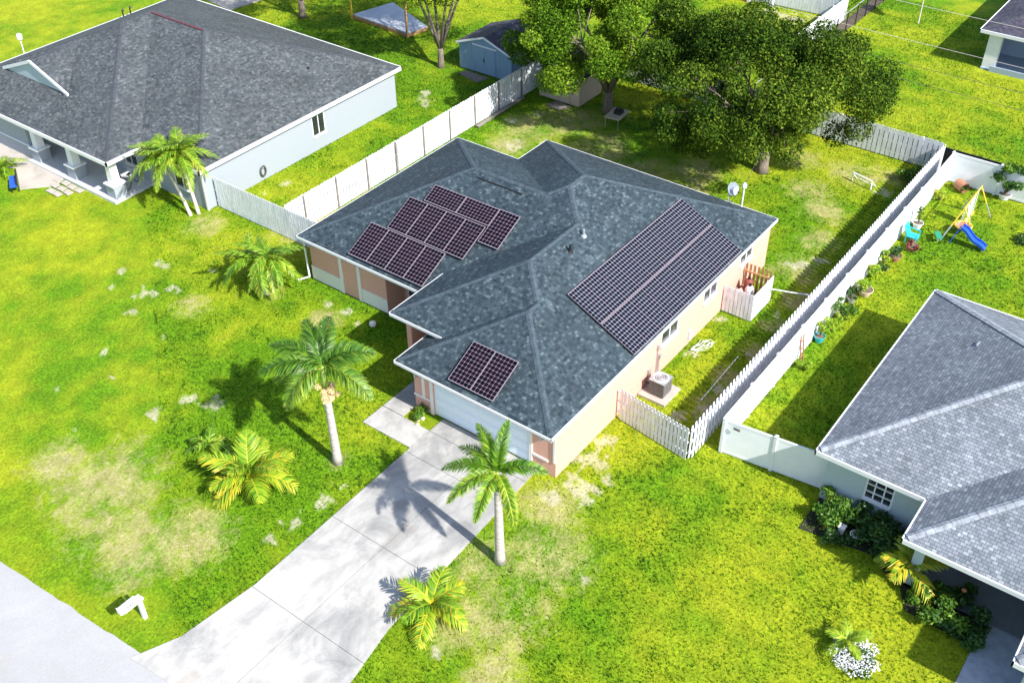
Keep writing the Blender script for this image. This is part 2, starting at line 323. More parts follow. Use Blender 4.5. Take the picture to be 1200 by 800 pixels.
def ground_material():
    m, nt, b = mat('lawn'); L = nt.links.new
    at = nd(nt, 'ShaderNodeAttribute'); at.attribute_name = 'gcol'; sp = nd(nt, 'ShaderNodeSeparateColor'); L(at.outputs['Color'], sp.inputs[0])
    tc = nd(nt, 'ShaderNodeTexCoord')
    f = nd(nt, 'ShaderNodeTexNoise'); f.inputs['Scale'].default_value = 9; f.inputs['Detail'].default_value = 8; f.inputs['Roughness'].default_value = .75; L(tc.outputs['Object'], f.inputs['Vector'])
    g = nd(nt, 'ShaderNodeTexNoise'); g.inputs['Scale'].default_value = 1.3; g.inputs['Detail'].default_value = 6; g.inputs['Roughness'].default_value = .7; L(tc.outputs['Object'], g.inputs['Vector'])
    green = ramp(nt, [(.3, (.035, .085, .003)), (.46, (.075, .18, .003)), (.6, (.15, .29, .006)), (.75, (.28, .39, .015))]); L(f.outputs['Fac'], green.inputs[0])
    yel = ramp(nt, [(.3, (.11, .15, .005)), (.48, (.25, .30, .009)), (.68, (.38, .42, .02))]); L(f.outputs['Fac'], yel.inputs[0])
    m1 = nd(nt, 'ShaderNodeMixRGB'); L(sp.outputs[2], m1.inputs[0]); L(green.outputs[0], m1.inputs[1]); L(yel.outputs[0], m1.inputs[2])
    dr = ramp(nt, [(.3, (.20, .22, .05)), (.5, (.34, .32, .12)), (.7, (.48, .42, .27))]); L(f.outputs['Fac'], dr.inputs[0])
    def sharp(o, k, off, gain):
        h = nd(nt, 'ShaderNodeTexNoise'); h.inputs['Scale'].default_value = k; h.inputs['Detail'].default_value = 5; h.inputs['Roughness'].default_value = .7; L(tc.outputs['Object'], h.inputs['Vector'])
        a = nd(nt, 'ShaderNodeMath'); a.operation = 'MULTIPLY_ADD'; L(h.outputs['Fac'], a.inputs[0]); a.inputs[1].default_value = 1.6; a.inputs[2].default_value = -.8 - off
        c = nd(nt, 'ShaderNodeMath'); c.operation = 'MULTIPLY_ADD'; L(o, c.inputs[0]); c.inputs[1].default_value = 1.0; L(a.outputs[0], c.inputs[2])
        e = nd(nt, 'ShaderNodeMath'); e.operation = 'MULTIPLY'; e.use_clamp = True; L(c.outputs[0], e.inputs[0]); e.inputs[1].default_value = gain
        return e.outputs[0]
    m2 = nd(nt, 'ShaderNodeMixRGB'); L(sharp(sp.outputs[0], 3.0, .3, 1.25), m2.inputs[0]); L(m1.outputs[0], m2.inputs[1]); L(dr.outputs[0], m2.inputs[2])
    sa = ramp(nt, [(.3, (.30, .27, .15)), (.5, (.46, .42, .31)), (.7, (.62, .57, .48))]); L(f.outputs['Fac'], sa.inputs[0])
    m3 = nd(nt, 'ShaderNodeMixRGB'); L(sharp(sp.outputs[1], 11.0, .5, 1.3), m3.inputs[0]); L(m2.outputs[0], m3.inputs[1]); L(sa.outputs[0], m3.inputs[2])
    rg = ramp(nt, [(.35, (.8, .8, .8)), (.65, (1.15, 1.15, 1.15))]); L(g.outputs['Fac'], rg.inputs[0])
    m4 = nd(nt, 'ShaderNodeMixRGB'); m4.blend_type = 'MULTIPLY'; m4.inputs[0].default_value = 1; L(m3.outputs[0], m4.inputs[1]); L(rg.outputs[0], m4.inputs[2])
    L(m4.outputs[0], b.inputs['Base Color']); b.inputs['Roughness'].default_value = .9; b.inputs['Specular IOR Level'].default_value = .15
    bp = nd(nt, 'ShaderNodeBump'); bp.inputs['Strength'].default_value = .9; bp.inputs['Distance'].default_value = .06
    L(f.outputs['Fac'], bp.inputs['Height']); L(bp.outputs[0], b.inputs['Normal'])
    return m
M['lawn'] = ground_material()
def gridmesh(name, x, y, zf):
    X, Y = np.meshgrid(x, y, indexing='ij'); nx, ny = X.shape
    V = np.stack([X.ravel(), Y.ravel(), zf(X, Y).ravel()], 1)
    i = np.arange(nx * ny).reshape(nx, ny)
    F = np.stack([i[:-1, :-1].ravel(), i[1:, :-1].ravel(), i[1:, 1:].ravel(), i[:-1, 1:].ravel()], 1)
    return V, F, X.ravel(), Y.ravel()
gx = np.concatenate([[-400, -150, -50, -10, 2], np.arange(5, 92, .22), [95, 110, 150, 250, 500]])
gy = np.concatenate([[-400, -150, -40, -12], np.arange(-6, 86, .22), [90, 120, 200, 450]])
V, F, xx, yy = gridmesh('ground', gx, gy, lambda a, b: -.035 + .03 * fbm(a, b, .5, 40, 3))
go = npmesh('ground', V, F, 'lawn', origin=(0, 0, 0), smooth=True); tag(go, kind='structure')
d_, s_, y_ = gfun(xx, yy); ca = go.data.attributes.new('gcol', 'FLOAT_COLOR', 'POINT')
ca.data.foreach_set('color', np.stack([d_, s_, y_, np.ones_like(d_)], 1).astype(np.float32).ravel())
# grass tufts, stuff nobody could count
def inpoly(x, y, P):
    r = np.zeros(x.shape, bool); n = len(P)
    for i in range(n):
        x0, y0 = P[i]; x1, y1 = P[(i + 1) % n]
        c = ((y0 > y) != (y1 > y)) & (x < (x1 - x0) * (y - y0) / (y1 - y0 + 1e-12) + x0); r ^= c
    return r
ROAD = [(9.42, 30.77), (9.94, 23.3)]
def roadx(y): return 9.42 + .07 * (30.77 - y)
DRIVE = [(8.5, 23.9), (9.92, 23.3), (11.2, 22.75), (14.24, 22.38), (22.8, 22.5), (22.8, 25.12), (24.95, 25.12), (24.95, 17.55), (15.62, 17.25), (13.28, 16.84), (10.9, 15.4), (8.5, 14.9)]
RWALK = [(24.6, .9), (28, .9), (28, -1.6), (24.6, -1.6)]
LWALK = [(28.9, 60.5), (28.9, 56.5), (27.9, 53.0), (27.0, 52.6), (26.5, 53.1), (25.6, 53.9), (26.9, 56.3), (24.9, 58.5), (24.0, 61.0)]
EXCL = [DRIVE, [(24.95, 16.75), (43.3, 16.75), (43.3, 30.1), (40.7, 30.1), (40.7, 34.3), (29.15, 34.3), (29.15, 25.1), (24.95, 25.1)],
        [(28, 43.6), (45.8, 43.6), (45.8, 64), (28, 64), (28, 48.3), (30.3, 48.3), (30.3, 43.6)], LWALK, RWALK,
        [(30.15, 8), (42.1, 8), (42.1, -12), (25.1, -12), (25.1, -.7), (28, -.7), (28, 3.9), (30.15, 3.9)],
        [(72.3, 15.9), (88, 15.9), (88, -2), (72.3, -2)], [(52.8, 39.5), (56.8, 39.5), (56.8, 44.1), (52.8, 44.1)], [(52.4, 34.1), (55.2, 34.1), (55.2, 37.1), (52.4, 37.1)],
        [(54.6, 50.2), (58.4, 50.2), (58.4, 55.8), (54.6, 55.8)], [(58.5, 25.45), (85, 25.45), (85, 26.2), (58.5, 26.2)]]
def grass():
    r = np.random.RandomState(5); n = 430000
    # denser close to the camera
    x = 9 + 73 * r.rand(n) ** 1.25; y = -2 + 72 * r.rand(n)
    ang = np.arctan2(y, x)
    k = (x > roadx(y) + .05) & (ang > np.radians(-4)) & (y < 8 + x * 1.35) & (y > x * .12 - 4)
    x, y = x[k], y[k]
    ex = np.zeros(x.shape, bool)
    for P in EXCL: ex |= inpoly(x, y, P)
    x, y = x[~ex], y[~ex]
    d, s, ye = gfun(x, y)
    k = r.rand(len(x)) > np.clip(s * .85 + d * .4, 0, .9)
    x, y, d, ye = x[k], y[k], d[k], ye[k]
    n = len(x); cl = fbm(x, y, 1.6, 61, 3); cl2 = fbm(x, y, 2.3, 81, 4)
    h = (.03 + .07 * r.rand(n) ** 2 + .07 * np.clip(cl - .5, 0, 1)) * (1 - .4 * d)
    cl3 = np.clip(fbm(x, y, 3.2, 91, 3) - .56, 0, 1) * 5 * (fbm(x, y, .35, 95, 2) > .45); cl3 = np.clip(cl3, 0, 1)
    h = h + .10 * cl3 * r.rand(n); w = .018 + .022 * r.rand(n)
    Vs, Fs, vs = [], [], []
    z0 = -.04
    for b in range(2):
        a = r.rand(n) * 2 * PI; l = r.rand(n) * .6 + .2; la = r.rand(n) * 2 * PI
        bx = x + (r.rand(n) - .5) * .07; by = y + (r.rand(n) - .5) * .07
        p0 = np.stack([bx - np.cos(a) * w, by - np.sin(a) * w, np.full(n, z0)], 1)
        p1 = np.stack([bx + np.cos(a) * w, by + np.sin(a) * w, np.full(n, z0)], 1)
        p2 = np.stack([bx + np.cos(la) * h * l, by + np.sin(la) * h * l, z0 + .03 + h], 1)
        Vs.append(np.stack([p0, p1, p2], 1).reshape(-1, 3))
        vv = np.clip(.05 + .46 * ye + .45 * d + .7 * (cl2 - .36) - .15 * cl3 + (r.rand(n) - .4) * .5, 0, 1); vs.append(np.repeat(vv, 3))
    V = np.concatenate(Vs); F = np.arange(len(V)).reshape(-1, 3)
    return V, F, np.concatenate(vs)
M['grass'] = leafmat('grass_blades', [(0, (.018, .065, .002)), (.25, (.075, .185, .003)), (.5, (.15, .305, .006)), (.8, (.285, .40, .015)), (1, (.46, .43, .11))], .3, .6)
V, F, v = grass(); tag(npmesh('grass', V, F, 'grass', origin=(0, 0, 0), v=v), 'short bright green lawn grass growing around the houses', 'grass', kind='stuff')
def sheet(name, P, z, m, th=.02):
    b = MB(); b.poly([(x, y, z) for x, y in P])
    n = len(P)
    for i in range(n):
        a, c = P[i], P[(i + 1) % n]; b.poly([(*a, z - th - .1), (*c, z - th - .1), (*c, z), (*a, z)])
    return b.build(name, m, origin=(P[0][0], P[0][1], z))
# road, with a ragged sandy edge
rb = MB(); ys = np.arange(-60, 121, .35); rr = random.Random(3); pts = [(roadx(y) + rr.uniform(-.03, .03), y) for y in ys]
for (a, b_) in zip(pts[:-1], pts[1:]): rb.poly([(-8, a[1], .012), (*a, .012), (*b_, .012), (-8, b_[1], .012)])
tag(rb.build('road', 'road', origin=(0, 0, 0)), kind='structure')
# driveway slabs with open joints
def clip(P, f):   # keep f(p)>=0
    out = []
    for i in range(len(P)):
        a, b = P[i], P[(i + 1) % len(P)]; fa, fb = f(a), f(b)
        if fa >= 0: out.append(a)
        if (fa >= 0) != (fb >= 0):
            t = fa / (fa - fb); out.append((a[0] + (b[0] - a[0]) * t, a[1] + (b[1] - a[1]) * t))
    return out
dv = MB(); g = .011
main = [(9.6, 23.45), (11.2, 22.75), (14.24, 22.38), (22.8, 22.5), (24.95, 22.5), (24.95, 17.6), (15.62, 17.25), (13.28, 16.84), (10.9, 15.4), (10.3, 15.1)]
XS = [0, 14.1, 18.23, 22.56, 24.05, 30]
for i in range(5):
    band = clip(clip(main, lambda p: p[0] - XS[i] - g), lambda p: XS[i + 1] - g - p[0])
    for sgn in (1, -1):
        q = clip(band, lambda p: sgn * (p[1] - 19.83) - g) if i < 4 else (band if sgn == 1 else [])
        if len(q) > 2:
            dv.poly([(x, y, .035 - .0 * i) for x, y in q])
            for k in range(len(q)):
                a, c = q[k], q[(k + 1) % len(q)]; dv.poly([(*a, -.06), (*c, -.06), (*c, .035), (*a, .035)])
tag(dv.build('driveway', 'concrete', origin=(18, 20, 0)), kind='structure')
wk = MB()
for q in ([(22.82, 22.53), (24.05, 22.53), (24.05, 25.12), (22.82, 25.12)], [(24.09, 24.0), (29.1, 24.0), (29.1, 25.12), (24.09, 25.12)]):
    wk.poly([(x, y, .04) for x, y in q])
    for k in range(4):
        a, c = q[k], q[(k + 1) % 4]; wk.poly([(*a, -.06), (*c, -.06), (*c, .04), (*a, .04)])
tag(wk.build('walkway', 'concrete', origin=(24, 24, 0)), kind='structure')
tag(sheet('slab_joints', [(14, 17.35), (24.9, 17.65), (24.9, 22.45), (14, 22.3)], .004, 'joint', 0), kind='structure')
tag(sheet('neighbour_walkway', LWALK, .03, 'walk'), kind='structure')
tag(sheet('side_driveway', RWALK, .03, plain('shade_blue_concrete', (.34, .36, .42), .85, .2, 3)), kind='structure')  # bluish cast of the house shadow is put into this concrete colour
tag(sheet('dirt_strip', [(59.5, 25.55), (88, 25.3), (88, 26.2), (59.5, 26.2)], .012, 'dirt', .0), kind='structure')
# ------------------------------------------------------------------ roofs
def facet(b, pts, th=.05, mi=0):
    P = [Vector(p) for p in pts]
    n = Vector((0, 0, 0))
    for i in range(len(P)): n += P[i].cross(P[(i + 1) % len(P)])
    n.normalize()
    if n.z < 0: P.reverse(); n = -n
    h = Vector((n.x, n.y, 0)); h.normalize()
    up = (Vector((-h.x, -h.y, 0)) * n.z + Vector((0, 0, 1)) * math.hypot(n.x, n.y)).normalized()
    u = up.cross(n).normalized()
    b.poly(P, [(p.dot(u), p.dot(up)) for p in P], mi)
def cap(b, a, c, w=.13, z=.012):
    # a folded ridge strip made of short overlapping pieces
    a, c = Vector(a), Vector(c); L = (c - a).length; d = (c - a) / L; n = max(1, int(L / .3))
    r = d.cross(Vector((0, 0, 1))).normalized()
    hor = abs(d.z) < .05
    for i in range(n):
        p = a + d * (L * i / n); q = a + d * (L * (i + 1) / n + .02)
        lift = Vector((0, 0, z + .012)); lift2 = Vector((0, 0, z))
        dz = Vector((0, 0, -w * (.46 if hor else .33)))
        b.poly([p + lift, q + lift2, q + lift2 + r * w + dz, p + lift + r * w + dz]); b.poly([q + lift2, p + lift, p + lift - r * w + dz, q + lift2 - r * w + dz])
        b.poly([p + lift, p + lift + r * w + dz, p + r * w + dz, p + Vector((0, 0, 0))]); b.poly([p + lift - r * w + dz, p + lift, p, p - r * w + dz])
def fascia(b, pts, h=.19, t=.03, closed=True):
    n = len(pts); rng = range(n if closed else n - 1)
    for i in rng:
        a, c = Vector(pts[i]), Vector(pts[(i + 1) % n]); d = (c - a).normalized(); o = Vector((d.y, -d.x, 0)) * t / 2
        dz = Vector((0, 0, h))
        e = d * t / 2
        b.hexa([a - o - dz - e, a + o - dz - e, c + o - dz + e, c - o - dz + e, a - o - e + Vector((0, 0, .012)), a + o - e + Vector((0, 0, .012)), c + o + e + Vector((0, 0, .012)), c - o + e + Vector((0, 0, .012))])
def wall_boxes(b, p0, p1, z0, z1, th, ops=(), side=1):
    # wall from p0 to p1 (2D), thickness extends to the left (side=1) of the direction; ops: (s0,s1,z0,z1)
    a, c = Vector((*p0, 0)), Vector((*p1, 0)); L = (c - a).length; d = (c - a) / L; nrm = Vector((-d.y, d.x, 0)) * th * side
    def seg(s0, s1, za, zb):
        if s1 - s0 < .005 or zb - za < .005: return
        q = [a + d * s0, a + d * s1, a + d * s1 + nrm, a + d * s0 + nrm]
        if side < 0: q.reverse()
        b.hexa([v + Vector((0, 0, za)) for v in q] + [v + Vector((0, 0, zb)) for v in q])
    s = 0
    for (s0, s1, oz0, oz1) in sorted(ops):
        seg(s, s0, z0, z1); seg(s0, s1, z0, oz0); seg(s0, s1, oz1, z1); s = s1
    seg(s, L, z0, z1)
def window(parent, p, d, w, z0, z1, nx=2, nz=1, depth=.08, fm='white', name='window', inward=None):
    # p: 2D start on the wall face, d: unit 2D direction, inward: 2D unit into the wall
    P = Vector((*p, 0)); D = Vector((*d, 0)); I = Vector((*inward, 0)) * depth
    f = MB(); t = .045
    def q(s, z): return P + D * s + Vector((0, 0, z)) + I * .5
    f.bar(q(0, z0 + t / 2), q(w, z0 + t / 2), .08, t); f.bar(q(0, z1 - t / 2), q(w, z1 - t / 2), .08, t)
    f.bar(q(t / 2, z0 + t), q(t / 2, z1 - t), .08, t, up=I.normalized()); f.bar(q(w - t / 2, z0 + t), q(w - t / 2, z1 - t), .08, t, up=I.normalized())
    for i in range(1, nx): s = w * i / nx; f.bar(q(s, z0 + t), q(s, z1 - t), .05, .035, up=I.normalized())
    for i in range(1, nz): z = z0 + (z1 - z0) * i / nz; f.bar(q(t, z) - I * .1, q(w - t, z) - I * .1, .05, .035)
    q0 = P - I * .6; q1 = P + D * w - I * .6; f.bar(Vector((*q0[:2], z0 - .025)), Vector((*q1[:2], z0 - .025)), .07, .04)
    w_ = f.build(name, fm, parent)
    g = MB(); a = P + I * .8; g.poly([a + D * .01 + Vector((0, 0, z0 + .01)), a + D * (w - .01) + Vector((0, 0, z0 + .01)), a + D * (w - .01) + Vector((0, 0, z1 - .01)), a + D * .01 + Vector((0, 0, z1 - .01))])
    g.build('pane', 'glass', w_)
    return w_
# ---- main house
E0 = 2.6; m_ = .48
H1 = thing('peach_house', (34, 24, 0), 'peach stucco bungalow with dark teal shingle roof carrying all the solar panels', 'house')
def R_(x, y): return (x, y, E0 + m_ * (y - 16.6))
def GF(x, y): return (x, y, E0 + m_ * (x - 24.38))
def GL(x, y): return (x, y, E0 + m_ * (24.53 - y))
def EF(x, y): return (x, y, 3.15 + m_ * (x - 26.2))
def EL(x, y): return (x, y, 3.15 + m_ * (26.36 - y))
def PF(x, y): return (x, y, E0 + m_ * (x - 28.69))
def RL(x, y): return (x, y, E0 + m_ * (30.45 - y))
def RR(x, y): return (x, y, E0 + m_ * (43.7 - x))
def WR(x, y): return (x, y, E0 + m_ * (41.05 - x))
def WL(x, y): return (x, y, E0 + m_ * (34.62 - y))
r = MB()
def F_(f, pts): facet(r, [f(*p) for p in pts])
F_(R_, [(24.38, 16.6), (43.7, 16.6), (36.775, 23.525), (35.615, 23.525), (34.143, 22.053), (30.507, 22.053), (29.018, 20.565), (28.345, 20.565)])
F_(GF, [(24.38, 16.6), (24.38, 24.53), (28.345, 20.565)])
F_(GL, [(24.38, 24.53), (28.345, 20.565), (29.018, 20.565), (27.5, 22.083), (27.5, 24.53)])
F_(EF, [(26.2, 26.36), (30.507, 22.053), (29.018, 20.565), (26.2, 23.385)])
F_(EL, [(26.2, 26.36), (29.836, 26.36), (34.143, 22.053), (30.507, 22.053)])
F_(PF, [(28.69, 34.62), (28.69, 25.9), (30.296, 25.9), (34.143, 22.053), (35.615, 23.525), (34.87, 24.27), (34.87, 28.44)])
F_(RL, [(43.7, 30.45), (41.05, 30.45), (34.87, 24.27), (35.615, 23.525), (36.775, 23.525)])
F_(RR, [(43.7, 16.6), (43.7, 30.45), (36.775, 23.525)])
F_(WR, [(41.05, 30.45), (41.05, 34.62), (34.87, 28.44), (34.87, 24.27)])
F_(WL, [(28.69, 34.62), (41.05, 34.62), (34.87, 28.44)])
roof1 = r.build('roof', 'roof_main', H1)
c = MB()
for a, b_ in ((R_(24.5, 16.72), R_(28.345, 20.565)), (R_(28.345, 20.565), R_(29.018, 20.565)), (R_(29.1, 20.65), R_(30.507, 22.053)), (R_(30.507, 22.053), R_(34.1, 22.053)), (R_(34.2, 22.11), R_(35.615, 23.525)), (R_(35.615, 23.525), R_(36.775, 23.525)),
              (R_(43.58, 16.72), R_(36.775, 23.525)), (RR(43.58, 30.33), RR(36.775, 23.525)), (RL(34.9, 24.24), RL(35.6, 23.54)), (PF(34.87, 24.3), PF(34.87, 28.44)), (PF(28.81, 34.5), PF(34.87, 28.44)), (WR(40.93, 34.5), WR(34.87, 28.44)),
              (EL(26.3, 26.26), EL(30.507, 22.053)), (GL(24.5, 24.41), GL(28.345, 20.565))): cap(c, a, b_)
c.build('ridge_cap', 'cap_main', roof1)
f = MB(); z = E0
fascia(f, [(28.69, 26.3, z), (28.69, 34.62, z), (41.05, 34.62, z), (41.05, 30.45, z), (43.7, 30.45, z), (43.7, 16.6, z), (24.38, 16.6, z), (24.38, 24.53, z), (26.9, 24.53, z)], .12, closed=False)
fascia(f, [(26.2, 23.45, 3.15), (26.2, 26.36, 3.15), (29.80, 26.36, 3.15)], .12, closed=False)
f.build('fascia', 'white', H1)
s = MB()
zs = E0 - .17
s.poly([(24.38, 16.6, zs), (43.7, 16.6, zs), (43.7, 17, zs), (24.38, 17, zs)]); s.poly([(24.38, 17, zs), (25.1, 17, zs), (25.1, 24.53, zs), (24.38, 24.53, zs)])
s.poly([(28.69, 26.3, zs), (30.6, 26.3, zs), (30.6, 34.62, zs), (28.69, 34.62, zs)]); s.poly([(43.1, 17, zs), (43.7, 17, zs), (43.7, 30.45, zs), (43.1, 30.45, zs)])
s.poly([(26.2, 23.4, 2.98), (29.6, 23.4, 2.98), (29.6, 26.36, 2.98), (26.2, 26.36, 2.98)])
s.build('soffit', 'soffit', H1)
w = MB(); ZT = 2.41
wall_boxes(w, (43.3, 16.75), (24.95, 16.75), 0, ZT, .15, [(43.3 - 34.4, 43.3 - 32.9, 1.45, 2.25), (43.3 - 37.98, 43.3 - 36.65, 1.5, 2.25), (43.3 - 41.5, 43.3 - 40.2, 1.6, 2.3)], side=-1)
wall_boxes(w, (24.95, 16.9), (24.95, 24.0), 0, ZT, .15, [(1.12, 6.08, .0, 2.1)], side=-1)
wall_boxes(w, (25.1, 24.0), (29.0, 24.0), 0, ZT, .15, side=-1)
wall_boxes(w, (29.15, 29.35), (29.15, 34.3), 0, ZT, .15, side=-1)
wall_boxes(w, (29.3, 29.35), (30.5, 29.35), 0, ZT, .15, side=1)
wall_boxes(w, (30.35, 25.95), (30.35, 29.35), 0, ZT, .15, [(1.2, 3.2, .35, 2.1)], side=-1)
wall_boxes(w, (29.3, 34.3), (40.7, 34.3), 0, ZT, .15, side=-1)
wall_boxes(w, (40.7, 34.3), (40.7, 30.1), 0, ZT, .15, side=-1)
wall_boxes(w, (40.85, 30.1), (43.3, 30.1), 0, ZT, .15, side=-1)
wall_boxes(w, (43.3, 30.1), (43.3, 16.9), 0, ZT, .15, side=-1)
wall_boxes(w, (29.0, 24.15), (29.0, 25.9), 0, 2.97, .15, [(.25, 1.25, 0, 2.1)], side=-1)
w.box(26.75, 29.15, 25.65, 25.93, 0, 2.97)
w.build('wall', 'peach', H1)
t = MB()   # cream bands and pilaster strips on the front of the wing, garage corners
x = 29.15
for y0, y1, za, zb, o in ((32.35, 34.32, .02, .72, .03), (29.33, 30.95, .02, .72, .03), (32.35, 34.33, .72, .80, .05), (29.33, 30.95, .72, .80, .05), (32.14, 32.34, .02, ZT, .06), (30.96, 31.16, .02, ZT, .06)):
    t = MB(); t.box(x - o, x - .002, y0, y1, za, zb); t.build('trim_band', 'trimwhite', H1)
x = 24.95
for y0, y1, za, zb, o in ((22.985, 23.13, .03, ZT, .05), (17.87, 18.015, .03, ZT, .05), (17.1, 17.87, .68, .78, .05), (23.13, 24.02, .68, .78, .05), (23.42, 23.56, .79, ZT, .04), (16.77, 16.87, .78, ZT, .04), (17.1, 17.87, 2.2, 2.3, .04), (18.015, 22.985, 2.11, 2.22, .05)):
    t = MB(); t.box(x - o, x - .002, y0, y1, za, zb); t.build('trim_band', 'trimwhite', H1)
t = MB(); t.box(26.72, 27.05, 25.62, 25.96, 0, .8)
t.build('pillar_base', 'trimwhite', H1)
g = MB()
for i in range(4):
    z0 = .03 + i * .52
    g.box(25.02, 25.06, 18.03, 22.97, z0, z0 + .505)
    for k in range(4):
        y0 = 18.15 + k * 1.22; g.box(25.005, 25.02, y0, y0 + 1.05, z0 + .09, z0 + .42)
g.build('garage_door', 'garage', H1)
for (x0, x1, z0, z1) in ((32.9, 34.4, 1.45, 2.25), (36.65, 37.98, 1.5, 2.25), (40.2, 41.5, 1.6, 2.3)):
    window(H1, (x0, 16.75), (1, 0), x1 - x0, z0, z1, 2, 1, inward=(0, 1))
window(H1, (30.35, 27.15), (0, 1), 2.0, .35, 2.1, 4, 4, inward=(1, 0))
d = MB(); d.box(29.02, 29.07, 24.4, 25.4, .05, 2.08); dd = d.build('front_door', plain('front_door_tan', (.5, .36, .22), .5), H1)
k = MB(); k.tube([(29.0, 24.5, 1.05), (28.94, 24.5, 1.05)], .03); k.build('handle', 'steel', dd)
for yy_ in (23.83, 17.4):
    l = MB(); l.box(24.8, 24.945, yy_ - .05, yy_ + .05, 1.75, 1.98); l.lathe((24.85, yy_, 1.72), [(.0, 0), (.05, .0), (.05, .03)], 8); l.build('wall_lamp', 'steel', H1)
for (x0, y0, h) in ((33.77, 21.5, .32), (32.5, 21.35, .3)):
    z0 = R_(x0, y0)[2]; v_ = MB(); v_.tube([(x0, y0, z0 - .05), (x0, y0, z0 + h)], .06); v_.lathe((x0, y0, z0), [(.16, -.05), (.13, .03), (.06, .06)], 10)
    v_.build('vent_pipe', 'steel' if x0 > 33 else 'black', roof1)
v_ = MB(); v_.bar(PF(34.45, 28.0), PF(34.45, 25.35), .07, .06); v_.build('ridge_vent', 'black', roof1)
for x0, h in ((32.58, 1.6), (32.75, 1.0), (31.9, .7)):
    v_ = MB(); v_.tube([(x0, 16.7, .25), (x0, 16.7, h)], .022, 6); v_.box(x0 - .07, x0 + .07, 16.64, 16.745, h, h + .22); v_.build('conduit', 'steel', H1)
v_ = MB(); v_.box(35.45, 35.7, 16.66, 16.745, .3, .75); v_.build('meter_box', 'trimwhite', H1)
v_ = MB(); v_.tube([(28.95, 34.45, 2.4), (28.98, 34.42, .15), (28.5, 34.75, .08)], .05, 6); v_.build('downspout', 'white', H1)
# ---- solar panels : each one a thing
sn = math.sqrt(1 + m_ * m_)
def panel_proto(name, cm, wdt, hgt, nx, ny, fs=.02):
    o = thing(name, (0, 0, 0), 'panel', 'solar panel')
    w2 = wdt - .006; h2 = hgt - .01
    b = MB(); b.box(fs, w2 - fs, .03, h2 - .03, .045, .055)
    b.poly([(fs, .03, .058), (w2 - fs, .03, .058), (w2 - fs, h2 - .03, .058), (fs, h2 - .03, .058)], [(.03, .03), (nx - .03, .03), (nx - .03, ny - .03), (.03, ny - .03)])
    b.build('cell_sheet', cm, o)
    f = MB(); f.box(0, w2, 0, .03, .02, .065); f.box(0, w2, h2 - .03, h2, .02, .065); f.box(0, fs, .0301, h2 - .0301, .02, .065); f.box(w2 - fs, w2, .0301, h2 - .0301, .02, .065)
    f.build('frame', 'frame', o)
    k = MB(); k.box(.0, w2, hgt * .25, hgt * .25 + .04, -.09, .02); k.box(.0, w2, hgt * .75, hgt * .75 + .04, -.09, .02); k.build('mounting_rail', 'black', o)
    return o
def place_panel(o, base, ux, uy, label, group):
    ux, uy = Vector(ux).normalized(), Vector(uy).normalized(); n = ux.cross(uy)
    M4 = Matrix((ux, uy, n)).transposed().to_4x4(); M4.translation = Vector(base) + n * .10
    o.matrix_world = M4; o.location = M4.translation; o.rotation_euler = M4.to_euler(); o['label'] = label; o['group'] = group
up_f = (1, 0, m_); up_r = (0, 1, m_)
used = {}
def put(key, mk, *a):
    if key not in used: used[key] = mk(); o = used[key]
    else: o = copy_tree(used[key])
    place_panel(o, *a)
pw, ph = 1.13, 1.93
P1 = lambda: panel_proto('solar_panel', 'cells', pw, ph, 6, 10)
P2 = lambda: panel_proto('solar_panel', 'cells', 1.9, 1.0, 10, 6)
P3 = lambda: panel_proto('solar_panel', 'cells_lit', 1.054, 1.87, 6, 10, .008)
ux = (0, -1, 0)
def on_front(x0, y, s): return (x0 + s / sn, y, E0 + m_ * s / sn)
gname = 'solar panels on the front slope of the left wing'
for i in range(4): put('A', P1, on_front(28.69, 31.29 - i * pw, .22), ux, up_f, 'upright solar panel, %s from the left in the lowest row above the wing eave' % ORD[i], gname)
for i in range(4): put('A', P1, on_front(28.69, 30.36 - i * pw, 2.2), ux, up_f, 'upright solar panel, %s from the left in the middle row of the wing roof' % ORD[i], gname)
put('B', P2, on_front(28.69, 29.57, 4.2), ux, up_f, 'sideways solar panel at the left end of the short top row of the wing roof', gname)
put('B', P2, on_front(28.69, 27.65, 4.2), ux, up_f, 'sideways solar panel between the other sideways panel and the upright one in the top row', gname)
put('A', P1, on_front(28.69, 25.74, 3.3), ux, up_f, 'upright solar panel at the right end of the top row, hanging lower than its neighbours', gname)
for i in range(2): put('A', P1, on_front(24.38, 21.78 - i * pw, .28), ux, up_f, ['left', 'right'][i] + ' one of the pair of solar panels alone above the garage door', 'pair of solar panels above the garage')
for row in range(2):
    for i in range(9):
        x0 = 30.37 + i * 1.054; s0 = .1 + row * 1.89
        put('C', P3, (x0, 16.6 + s0 / sn, E0 + m_ * s0 / sn), (1, 0, 0), up_r, 'solar panel, %s from the garage end, %s row of the side slope array' % (ORD[i], ['lower', 'upper'][row]), 'solar panels of the big array on the side slope')
